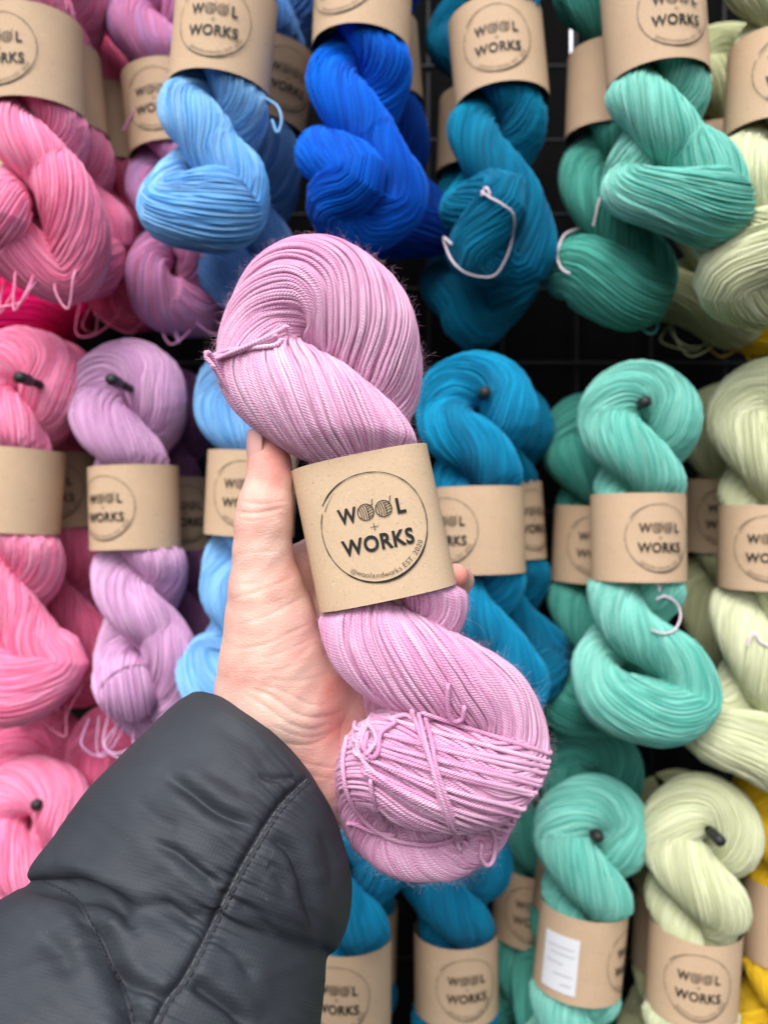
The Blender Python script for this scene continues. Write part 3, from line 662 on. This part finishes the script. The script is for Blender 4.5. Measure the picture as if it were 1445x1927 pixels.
# ------------------------------------------------------------------ the hand
def capsules():
    c = []; chains = []
    def ch(pts):
        for a, b in zip(pts[:-1], pts[1:]):
            c.append((P(*a[:3]), a[3] * a[2] / F, P(*b[:3]), b[3] * b[2] / F, len(chains)))
        chains.append(1)
    ch([(505, 846, .366, 32), (508, 872, .364, 38), (508, 905, .362, 42), (500, 950, .360, 49), (496, 985, .360, 52), (494, 1040, .361, 53), (500, 1110, .364, 66), (508, 1170, .368, 82), (514, 1240, .371, 96), (522, 1310, .375, 110), (545, 1390, .380, 96), (575, 1460, .386, 80)])
    ch([(575, 1460, .386, 80), (560, 1530, .388, 84), (500, 1640, .382, 92), (420, 1760, .372, 100)])
    ch([(520, 1300, .378, 95), (590, 1290, .386, 75), (650, 1330, .394, 62), (612, 1420, .390, 66)])
    ch([(590, 1250, .392, 70), (640, 1130, .402, 65), (660, 1020, .408, 55)])
    ch([(610, 1420, .390, 60), (660, 1330, .400, 62), (720, 1230, .407, 55), (735, 1160, .410, 50)])
    ch([(600, 1300, .396, 70), (680, 1150, .408, 60)])
    ch([(500, 1100, .378, 50), (600, 1060, .400, 50)])
    # fingers going round behind the skein
    ch([(650, 1000, .410, 42), (705, 955, .420, 36), (745, 925, .414, 32), (758, 912, .402, 28)])
    ch([(670, 1070, .412, 42), (745, 1040, .424, 36), (780, 1022, .414, 31), (776, 1010, .402, 27)])
    ch([(700, 1140, .412, 40), (790, 1115, .424, 36), (850, 1102, .410, 31), (862, 1092, .392, 27), (857, 1083, .376, 23)])
    ch([(725, 1210, .410, 36), (790, 1195, .418, 32), (835, 1180, .412, 27), (840, 1172, .402, 23)])
    return c
def sdf_field(caps, h, lo, hi, k=.0042):
    ax = [np.arange(lo[i], hi[i], h) for i in range(3)]
    G3 = np.stack(np.meshgrid(*ax, indexing='ij'), -1).astype(np.float32); acc = np.zeros(G3.shape[:3], np.float32); cur = None; cid = -1; k1 = .0011
    for a, ra, b, rb, ci in caps + [(np.zeros(3), 0, np.ones(3), 0, -2)]:
        if ci != cid:
            if cur is not None: acc += cur ** np.float32(k1 / k)
            if ci == -2: break
            cur = np.zeros_like(acc); cid = ci
        ab = (b - a).astype(np.float32); L2 = float(ab @ ab)
        m0 = np.minimum(a - ra, b - rb) - .022; m1 = np.maximum(a + ra, b + rb) + .022
        sl_ = tuple(slice(max(0, int((m0[i] - lo[i]) / h)), max(0, int((m1[i] - lo[i]) / h) + 1)) for i in range(3))
        sub = G3[sl_]; 
        if sub.size == 0: continue
        pa = sub - a.astype(np.float32); t = np.clip((pa @ ab) / L2, 0, 1); d = np.linalg.norm(pa - t[..., None] * ab, axis=-1) - (ra + (rb - ra) * t)
        cur[sl_] += np.exp(-np.clip(d, -.06, .06) / k1)
    return -k * np.log(np.maximum(acc, 1e-12)), ax
def surface_nets(Fd, ax, h):
    ins = Fd < 0; nx, ny, nz = Fd.shape
    cs = [(i, j, l_) for i in (0, 1) for j in (0, 1) for l_ in (0, 1)]
    S = [Fd[i:nx - 1 + i, j:ny - 1 + j, l_:nz - 1 + l_] for i, j, l_ in cs]
    cnt_in = sum((s < 0).astype(np.int8) for s in S); act = (cnt_in > 0) & (cnt_in < 8)
    ids = np.argwhere(act); cell = -np.ones(act.shape, np.int64); cell[act] = np.arange(len(ids))
    val = np.stack([s[act] for s in S], 1); pos = np.zeros((len(ids), 3)); n = np.zeros(len(ids))
    for p in range(8):
        for q in range(p + 1, 8):
            if sum(abs(cs[p][x] - cs[q][x]) for x in range(3)) != 1: continue
            a, b = val[:, p], val[:, q]; m = (a < 0) != (b < 0); t = np.where(m, a / np.where(m, a - b, 1), 0)
            pt = np.array(cs[p])[None] + t[:, None] * (np.array(cs[q]) - np.array(cs[p]))[None]
            pos += pt * m[:, None]; n += m
    V = (ids + pos / n[:, None]) * h + np.array([a[0] for a in ax])
    Q = []
    for axis in range(3):
        sl0 = [slice(1, -1)] * 3; sl0[axis] = slice(0, -1); a = Fd[tuple(sl0)]
        sl1 = list(sl0); sl1[axis] = slice(1, None); b = Fd[tuple(sl1)]
        m = np.argwhere((a < 0) != (b < 0)); off = np.ones(3, int); off[axis] = 0; m = m + off
        u, v = (axis + 1) % 3, (axis + 2) % 3
        du = np.zeros(3, int); du[u] = 1; dv = np.zeros(3, int); dv[v] = 1
        g = lambda x: cell[x[:, 0], x[:, 1], x[:, 2]]
        q = np.stack([g(m - du - dv), g(m - dv), g(m), g(m - du)], 1)
        fl = Fd[m[:, 0], m[:, 1], m[:, 2]] < 0; q[~fl] = q[~fl][:, ::-1]; Q.append(q)
    Q = np.vstack(Q); return V, Q[(Q >= 0).all(1)]
hh = .0008
caps = capsules()
lo = np.min([np.minimum(a - ra, b - rb) for a, ra, b, rb, _ in caps], 0) - .006; hi = np.max([np.maximum(a + ra, b + rb) for a, ra, b, rb, _ in caps], 0) + .006
Fd, ax = sdf_field(caps, hh, lo, hi)
HVt, HQ = surface_nets(Fd, ax, hh)
def vnormals(V, Q):
    n = np.cross(V[Q[:, 2]] - V[Q[:, 0]], V[Q[:, 3]] - V[Q[:, 1]]); N = np.zeros_like(V)
    for k in range(4): np.add.at(N, Q[:, k], n)
    return nrm(N)
def proj(V): return 722.5 + F * V[:, 0] / V[:, 1], 963.5 - F * (V[:, 2] - CZ) / V[:, 1]
def pdist(px, py, line, n=60):
    C = catmull(np.asarray(line, float), n); best = np.full(len(px), 1e9); tb = np.zeros(len(px))
    for i in range(n - 1):
        a, b = C[i], C[i + 1]; ab = b - a; t = np.clip(((px - a[0]) * ab[0] + (py - a[1]) * ab[1]) / max(ab @ ab, 1e-9), 0, 1)
        d = np.hypot(px - a[0] - t * ab[0], py - a[1] - t * ab[1]); m = d < best; best[m] = d[m]; tb[m] = (i + t[m]) / (n - 1)
    return best, tb
Nn = vnormals(HVt, HQ)
px_, py_ = proj(HVt); front = np.clip(-Nn[:, 1] * 1.3, 0, 1)
disp = np.zeros(len(HVt))
CREASE = [ # (polyline, depth mm, width px)
 ([(443, 962), (470, 966), (505, 962), (545, 952)], .9, 4.5), ([(447, 942), (480, 948), (520, 946), (545, 940)], .55, 4), ([(446, 975), (470, 980), (500, 978)], .35, 4),
 ([(440, 1046), (480, 1040), (530, 1036)], .35, 6), ([(425, 1092), (450, 1100), (500, 1095)], .3, 5), ([(428, 1130), (470, 1118), (520, 1100), (560, 1080)], .45, 4),
 ([(440, 1180), (500, 1160), (560, 1130), (590, 1115)], .5, 3.5), ([(430, 1222), (490, 1215), (550, 1190), (600, 1165)], .5, 3.5), ([(470, 1245), (530, 1228), (600, 1196)], .35, 3.5),
 ([(450, 1270), (520, 1262), (600, 1235)], .3, 3.5), ([(460, 1292), (510, 1310), (560, 1345), (610, 1350), (660, 1332)], 1.0, 6), ([(475, 1285), (530, 1300), (580, 1325), (620, 1328)], .5, 4),
 ([(450, 1300), (500, 1330), (545, 1362), (590, 1372), (640, 1350)], .6, 4.5), ([(500, 1355), (545, 1380), (590, 1388), (630, 1372)], .45, 4), ([(520, 1395), (560, 1402), (600, 1396), (645, 1362)], .6, 5),
 ([(540, 1420), (580, 1438), (620, 1444), (650, 1440)], .5, 4), ([(560, 1455), (600, 1462), (640, 1470)], .3, 4), ([(500, 1275), (560, 1282), (620, 1268)], .3, 3.5),
 ([(650, 1340), (640, 1390), (645, 1420)], .5, 6), ([(545, 1255), (590, 1215), (625, 1240)], .25, 4)]
for ln, dm, wp in CREASE:
    d, t = pdist(px_, py_, ln); fade = np.clip(np.sin(np.clip(t, .02, .98) * PI) * 1.6, 0, 1)
    disp -= dm * .001 * .5 * np.exp(-(d / (wp * .72)) ** 2) * fade; disp += dm * .001 * .12 * np.exp(-((d - wp * 2.2) / (wp * 1.6)) ** 2) * fade
for ln, dm, wp in [([(460, 930), (480, 905), (500, 885)], .3, 30), ([(510, 1260), (470, 1200)], .9, 55), ([(560, 1335), (600, 1310)], -.6, 22)]:
    d, t = pdist(px_, py_, ln); disp += dm * .001 * np.exp(-(d / wp) ** 2)
disp += .00016 * np.sin(px_ * .11 + 2 * np.sin(py_ * .03)) * np.sin(py_ * .09 + px_ * .03)
HVt = HVt + Nn * (disp * front)[:, None]
def skin_mat():
    m, n, l, b = newmat('skin')
    tc = n.new('ShaderNodeTexCoord')
    no = n.new('ShaderNodeTexNoise'); no.inputs['Scale'].default_value = 55; no.inputs['Detail'].default_value = 5; l.new(tc.outputs['Object'], no.inputs['Vector'])
    at = n.new('ShaderNodeAttribute'); at.attribute_name = 'rnd'
    ad = n.new('ShaderNodeMath'); ad.operation = 'MULTIPLY_ADD'; ad.inputs[1].default_value = 1.0; l.new(no.outputs['Fac'], ad.inputs[0]); l.new(at.outputs['Fac'], ad.inputs[2])
    cr = n.new('ShaderNodeValToRGB'); l.new(ad.outputs[0], cr.inputs['Fac'])
    e = cr.color_ramp.elements; e[0].position = .25; e[0].color = lin(230, 198, 182); e[1].position = 1.0; e[1].color = lin(222, 142, 130)
    x = e.new(.6); x.color = lin(227, 178, 164)
    l.new(cr.outputs['Color'], b.inputs['Base Color'])
    b.inputs['Subsurface Weight'].default_value = .25; b.inputs['Subsurface Radius'].default_value = (.006, .002, .001); b.inputs['Subsurface Scale'].default_value = .6
    b.inputs['Roughness'].default_value = .48; b.inputs['Specular IOR Level'].default_value = .4
    # fine net of skin lines: two stretched cell patterns plus pores
    def cells(rot_, sc, st):
        mp = n.new('ShaderNodeMapping'); mp.inputs['Rotation'].default_value = (0, R(rot_), 0); mp.inputs['Scale'].default_value = (sc, sc, sc * st); l.new(tc.outputs['Object'], mp.inputs['Vector'])
        nz = n.new('ShaderNodeTexNoise'); nz.inputs['Scale'].default_value = .35; l.new(mp.outputs[0], nz.inputs['Vector'])
        vm = n.new('ShaderNodeMix'); vm.data_type = 'RGBA'; vm.blend_type = 'ADD'; vm.inputs['Factor'].default_value = .8; l.new(mp.outputs[0], vm.inputs['A']); l.new(nz.outputs['Color'], vm.inputs['B'])
        v = n.new('ShaderNodeTexVoronoi'); v.feature = 'DISTANCE_TO_EDGE'; v.inputs['Scale'].default_value = 1; l.new(vm.outputs['Result'], v.inputs['Vector'])
        r = n.new('ShaderNodeMapRange'); r.inputs['From Max'].default_value = .12; l.new(v.outputs['Distance'], r.inputs['Value']); return r.outputs['Result']
    c1 = cells(20, 260, 2.6); c2 = cells(-35, 330, 2.2); c3 = cells(60, 900, 1)
    s1 = n.new('ShaderNodeMath'); s1.operation = 'ADD'; l.new(c1, s1.inputs[0]); l.new(c2, s1.inputs[1])
    s2 = n.new('ShaderNodeMath'); s2.operation = 'MULTIPLY_ADD'; s2.inputs[1].default_value = .5; l.new(c3, s2.inputs[0]); l.new(s1.outputs[0], s2.inputs[2])
    bu = n.new('ShaderNodeBump'); bu.inputs['Strength'].default_value = .32; bu.inputs['Distance'].default_value = .00024
    l.new(s2.outputs[0], bu.inputs['Height']); l.new(bu.outputs[0], b.inputs['Normal'])
    return m
# blood shows pinker in the thumb tip, the joints and the heel of the palm
red = np.full(len(HVt), .02)
for x, y, s_, a_ in [(515, 880, 45, .4), (500, 955, 28, .22), (470, 1240, 60, .1), (640, 1370, 50, .3), (620, 1300, 40, .25), (870, 1085, 30, .35), (425, 1180, 25, .15), (560, 1060, 30, .2), (550, 1330, 45, -.12), (540, 1140, 50, -.05)]:
    red += 1.05 * a_ * np.exp(-((px_ - x) ** 2 + (py_ - y) ** 2) / s_ ** 2)
person = empty('person', P(575, 1500, .385)); tag(person, 'bare hand in a dark quilted jacket sleeve holding up a lilac pink skein', 'person')
pl = -np.array(person.location)
mesh_np('body', HVt + pl, HQ, skin_mat(), person, rnd=red)
HBV = BVHTree.FromPolygons([Vector(v) for v in HVt], [tuple(map(int, q)) for q in HQ])
# thumb nail: curved plate on the outer left of the thumb tip
NV = []; nu, nv_ = 14, 18
for j in range(nv_):
    v = j / (nv_ - 1); y = 811 + 64 * v; c = np.array([503.0 + 3 * v, y, .3655]); rr = (35.5 + 3.2 * math.sin(min(1, v * 1.6) * PI / 2)) * (1 if v > .03 else .99)
    half = math.sqrt(max(.02, 1 - max(0, (v - .55) / .46) ** 2)) * math.sqrt(max(.3, 1 - max(0, (.22 - v) / .24) ** 2))
    for i in range(nu):
        u = i / (nu - 1) * 2 - 1; a = R(146) - u * half * R(50)       # 180 = straight left; >180 towards the back
        a2 = a
        p = P(c[0], c[1], c[2]); rm = rr * .3655 / F
        NV.append(p + np.array([math.cos(a2) * rm, math.sin(a2 - PI) * rm * 1.0, 0]))
NV = np.array(NV); idx = np.arange(nu * nv_).reshape(nv_, nu)
NQ = np.stack([idx[:-1, :-1], idx[:-1, 1:], idx[1:, 1:], idx[1:, :-1]], -1).reshape(-1, 4)
NAIL = plain('nail', lin(222, 168, 160), .3, .5); nn = NAIL.node_tree.nodes['Principled BSDF']; nn.inputs['Subsurface Weight'].default_value = .2; nn.inputs['Subsurface Radius'].default_value = (.003, .001, .001)
no = mesh_np('thumb_nail', NV + pl, NQ, NAIL, person)
sm = no.modifiers.new('thick', 'SOLIDIFY'); sm.thickness = .0006; sm.offset = 0

# ------------------------------------------------------------------ the sleeve
def N3(dx, dy, dd): return np.array([dx, dy, dd])
rings = [ # L(x,y) R(x,y) centre depth, near shift px (x,y), half depth m
 (352, 1312, 612, 1537, .382, 26, -50, .036), (318, 1335, 634, 1568, .379, 26, -50, .043), (230, 1420, 655, 1630, .371, 24, -44, .052), (160, 1492, 662, 1680, .364, 20, -38, .056),
 (100, 1575, 655, 1735, .357, 16, -30, .057), (48, 1640, 636, 1782, .350, 10, -22, .054), (34, 1672, 616, 1805, .346, 6, -16, .050), (-10, 1700, 612, 1850, .342, 0, -10, .055), (-90, 1760, 604, 1925, .335, 0, 0, .058),
 (-210, 1860, 592, 2060, .322, 0, 0, .060), (-350, 2010, 560, 2260, .305, 0, 0, .060)]
rg = catmull(np.array(rings, float), 330)
Kt = 520; th = np.arange(Kt) / Kt * 2 * PI
cx = (rg[:, 0] + rg[:, 2]) / 2; cy = (rg[:, 1] + rg[:, 3]) / 2; hx = (rg[:, 2] - rg[:, 0]) / 2; hy = (rg[:, 3] - rg[:, 1]) / 2
cth, sth = np.cos(th), np.sin(th)
pxs = cx[:, None] + hx[:, None] * cth + rg[:, 5, None] * sth * 1.0
pys = cy[:, None] + hy[:, None] * cth + rg[:, 6, None] * sth * 1.0
dps = rg[:, 4, None] - rg[:, 7, None] * sth
# keep silhouette ends fixed in the picture while depth changes: px are already perspective coordinates
SV = PV(np.stack([pxs, pys, dps], -1).reshape(-1, 3)); M_ = len(rg)
sidx = np.arange(M_ * Kt).reshape(M_, Kt)
SQ = np.stack([sidx[:-1], sidx[1:], np.roll(sidx[1:], -1, 1), np.roll(sidx[:-1], -1, 1)], -1).reshape(-1, 4)
Ns = vnormals(SV, SQ); cen = PV(np.stack([cx, cy, rg[:, 4]], 1)); outv = SV - np.repeat(cen, Kt, 0)
if (Ns * outv).sum() < 0: Ns = -Ns; SQ = SQ[:, ::-1]
sx, sy = proj(SV); fr = np.clip(-Ns[:, 1] * 1.5 + .2, 0, 1)
SEAM1 = [(577, 1467), (518, 1529), (489, 1572), (455, 1632), (423, 1694), (390, 1760), (348, 1840), (315, 1882), (285, 1940), (250, 2020)]
SEAM1 = [(577, 1467), (545, 1497), (518, 1529), (489, 1575), (455, 1632), (423, 1694), (390, 1760), (348, 1840), (315, 1882), (285, 1940), (250, 2020)]
SEAM2 = [(40, 1655), (85, 1661), (125, 1678), (155, 1705), (179, 1750), (202, 1802), (235, 1863), (250, 1910), (258, 1960), (262, 2020)]
ds = np.zeros(len(SV))
d1, t1 = pdist(sx, sy, SEAM1, 90); d2, t2 = pdist(sx, sy, SEAM2, 90)
ds -= .0024 * np.exp(-(d1 / 12) ** 2); ds -= .0012 * np.exp(-(d1 / 5) ** 2)
ds -= .0065 * np.exp(-(d2 / 26) ** 2); ds -= .0012 * np.exp(-(d2 / 5) ** 2)
def pucker(d, t, L, lam, amp, reach, seed):
    s = t * L; g = np.random.default_rng(seed); ph = 1.8 * np.sin(s / 61 + seed) + 1.1 * np.sin(s / 23 + 2 * seed) + .012 * d
    return amp * (np.sin(2 * PI * s / lam + ph) + .5 * np.sin(4.3 * PI * s / lam + 2 * ph)) * np.exp(-d / reach) * (1 - np.exp(-(d / 5) ** 2) * .5) * (.6 + .4 * np.sin(s / 47 + seed))
ds += pucker(d1, t1, 640, 36, .0011, 42, 1) + pucker(d1, t1, 640, 17, .00035, 30, 5) + pucker(d2, t2, 460, 80, .0007, 55, 2) 
FOLD = [ # dark folds and the soft ridges between them: polyline, depth mm, width px
 ([(306, 1459), (345, 1480), (400, 1520), (440, 1540), (494, 1560)], 4.2, 15), ([(282, 1581), (330, 1605), (358, 1628), (390, 1652), (420, 1672)], 3.2, 13), ([(90, 1648), (140, 1662), (188, 1682), (235, 1712), (259, 1750)], 6.0, 17),
 ([(202, 1802), (230, 1832), (263, 1854), (300, 1872), (325, 1880)], 4.0, 13), ([(494, 1560), (525, 1582), (550, 1605), (570, 1650), (585, 1710), (610, 1790)], 3.6, 14), ([(350, 1838), (390, 1868), (435, 1900), (475, 1940)], 4.0, 15),
 ([(485, 1454), (510, 1464), (540, 1466), (560, 1464)], 1.8, 8), ([(440, 1700), (480, 1720), (520, 1760)], 1.3, 14), ([(500, 1630), (520, 1640), (545, 1690)], 1.3, 12), ([(410, 1770), (450, 1800), (480, 1850)], 1.2, 14), ([(300, 1690), (340, 1720), (370, 1740)], 1.5, 14),
 ([(398, 1350), (450, 1390), (500, 1410)], 1.0, 16), ([(250, 1500), (300, 1545), (340, 1560)], 1.2, 22), ([(60, 1760), (110, 1790), (140, 1850)], 1.8, 26), ([(600, 1560), (622, 1610), (630, 1680)], 1.6, 12), ([(380, 1450), (430, 1470), (470, 1500)], 1.0, 16)]
for ln, dm, wp in FOLD:
    d, t = pdist(sx, sy, ln); fade = np.clip(np.sin(np.clip(t, .02, .98) * PI) * 1.5, 0, 1); ds -= dm * .001 * np.exp(-(d / (wp * .8)) ** 2) * fade; ds += dm * .001 * .3 * np.exp(-((d - 2 * wp) / (1.3 * wp)) ** 2) * fade
ds += .0005 * np.sin(sx / 37 + 2 * np.sin(sy / 61)) * np.sin(sy / 43 + sx / 90) + .0002 * np.sin(sx / 13 + 3 * np.sin(sy / 29)) * np.sin(sy / 17 - sx / 40)
SV = SV + Ns * (ds * fr)[:, None]
# turned-in cuff
tin = []
for k, (sc_, back_) in enumerate([(.985, .0006), (.93, .001), (.88, -.004), (.86, -.014)]):
    r0 = SV[:Kt]; c0 = r0.mean(0); ax_d = nrm((cen[30] - cen[0])[None])[0]; tin.append(c0 + (r0 - c0) * sc_ + ax_d * (-back_ if back_ > 0 else -back_ ))
SV2 = np.vstack([SV] + tin); n0 = M_ * Kt; prev = np.arange(Kt); extra = []
for k in range(len(tin)):
    cur = n0 + k * Kt + np.arange(Kt); extra.append(np.stack([prev, np.roll(prev, -1), np.roll(cur, -1), cur], -1)); prev = cur
SQ2 = np.vstack([SQ] + extra)
uu = np.zeros((len(SV2), 2)); seglen = np.linalg.norm(np.diff(cen, axis=0), axis=1); vv = np.concatenate([[0], np.cumsum(seglen)])
uu[:n0, 0] = np.tile(np.abs(th - PI) * .062, M_); uu[:n0, 1] = np.repeat(vv, Kt); uu[n0:, 0] = np.tile(np.abs(th - PI) * .062, len(tin))
def sleeve_mat():
    m, n, l, b = newmat('jacket_fabric'); tc = n.new('ShaderNodeTexCoord'); sep = n.new('ShaderNodeSeparateXYZ'); l.new(tc.outputs['UV'], sep.inputs[0])
    def lines(ch, per):
        a = n.new('ShaderNodeMath'); a.operation = 'MULTIPLY'; a.inputs[1].default_value = 2 * PI / per; l.new(sep.outputs[ch], a.inputs[0])
        s = n.new('ShaderNodeMath'); s.operation = 'SINE'; l.new(a.outputs[0], s.inputs[0]); return s.outputs[0]
    mxm = n.new('ShaderNodeMath'); mxm.operation = 'MAXIMUM'; l.new(lines('X', .0016), mxm.inputs[0]); l.new(lines('Y', .0016), mxm.inputs[1])
    pw = n.new('ShaderNodeMapRange'); pw.inputs['From Min'].default_value = .6; pw.inputs['From Max'].default_value = 1; l.new(mxm.outputs[0], pw.inputs['Value'])
    no = n.new('ShaderNodeTexNoise'); no.inputs['Scale'].default_value = 28; no.inputs['Detail'].default_value = 6; l.new(tc.outputs['Object'], no.inputs['Vector'])
    n2 = n.new('ShaderNodeTexNoise'); n2.inputs['Scale'].default_value = 900; l.new(tc.outputs['Object'], n2.inputs['Vector'])
    mx = n.new('ShaderNodeMix'); mx.data_type = 'RGBA'; mx.inputs['A'].default_value = lin(38, 42, 48); mx.inputs['B'].default_value = lin(58, 63, 70); l.new(no.outputs['Fac'], mx.inputs['Factor'])
    # specks of lint and salt-like scuffs
    n3 = n.new('ShaderNodeTexNoise'); n3.inputs['Scale'].default_value = 260; n3.inputs['Detail'].default_value = 1; l.new(tc.outputs['Object'], n3.inputs['Vector'])
    r3 = n.new('ShaderNodeMapRange'); r3.inputs['From Min'].default_value = .80; r3.inputs['From Max'].default_value = .86; l.new(n3.outputs['Fac'], r3.inputs['Value'])
    m3 = n.new('ShaderNodeMix'); m3.data_type = 'RGBA'; m3.inputs['B'].default_value = lin(120, 122, 126); l.new(mx.outputs['Result'], m3.inputs['A']); l.new(r3.outputs['Result'], m3.inputs['Factor'])
    l.new(m3.outputs['Result'], b.inputs['Base Color'])
    rr = n.new('ShaderNodeMapRange'); rr.inputs['To Min'].default_value = .56; rr.inputs['To Max'].default_value = .74; l.new(no.outputs['Fac'], rr.inputs['Value']); l.new(rr.outputs['Result'], b.inputs['Roughness'])
    b.inputs['Specular IOR Level'].default_value = .38
    s = n.new('ShaderNodeMath'); s.operation = 'MULTIPLY_ADD'; s.inputs[1].default_value = .5; l.new(n2.outputs['Fac'], s.inputs[0]); l.new(pw.outputs['Result'], s.inputs[2])
    bu = n.new('ShaderNodeBump'); bu.inputs['Strength'].default_value = .45; bu.inputs['Distance'].default_value = .00016; l.new(s.outputs[0], bu.inputs['Height']); l.new(bu.outputs[0], b.inputs['Normal'])
    return m
slv = mesh_np('jacket_sleeve', SV2 + pl, SQ2, sleeve_mat(), person, uv=uu[SQ2.ravel()])
SB = BVHTree.FromPolygons([Vector(v) for v in SV], [tuple(map(int, q)) for q in SQ])
def stitches(name, line, mat, lpx, gap, r, off):
    C = drape(SB, line, off, .31, n=400, sm=3); L = np.concatenate([[0], np.cumsum(np.linalg.norm(np.diff(C, axis=0), axis=1))]); s = 0; out = []
    while s + lpx < L[-1]:
        q = np.stack([np.interp(np.linspace(s, s + lpx, 6), L, C[:, j]) for j in range(3)], 1); q[:, 1] -= np.array([-.0004, .0001, .0003, .0003, .0001, -.0004]); out.append(q); s += lpx + gap
    V, Q, uv, rn = strand_mesh(out, r, 5, .0008, 1); mesh_np(name, V + pl, Q, mat, slv, uv, rn)
ST1 = plain('grey_thread', lin(98, 100, 104), .7); ST2 = plain('dark_thread', lin(40, 42, 46), .7)
stitches('seam_stitching', SEAM1[:-1], ST1, .0026, .0011, .00030, .0002)
stitches('seam_stitching', [(x + 7, y + 4) for x, y in SEAM1[:-1]], ST2, .0026, .0011, .0003, .0002)
stitches('quilt_stitching', SEAM2[1:-1], ST2, .0024, .0010, .00035, .0003)
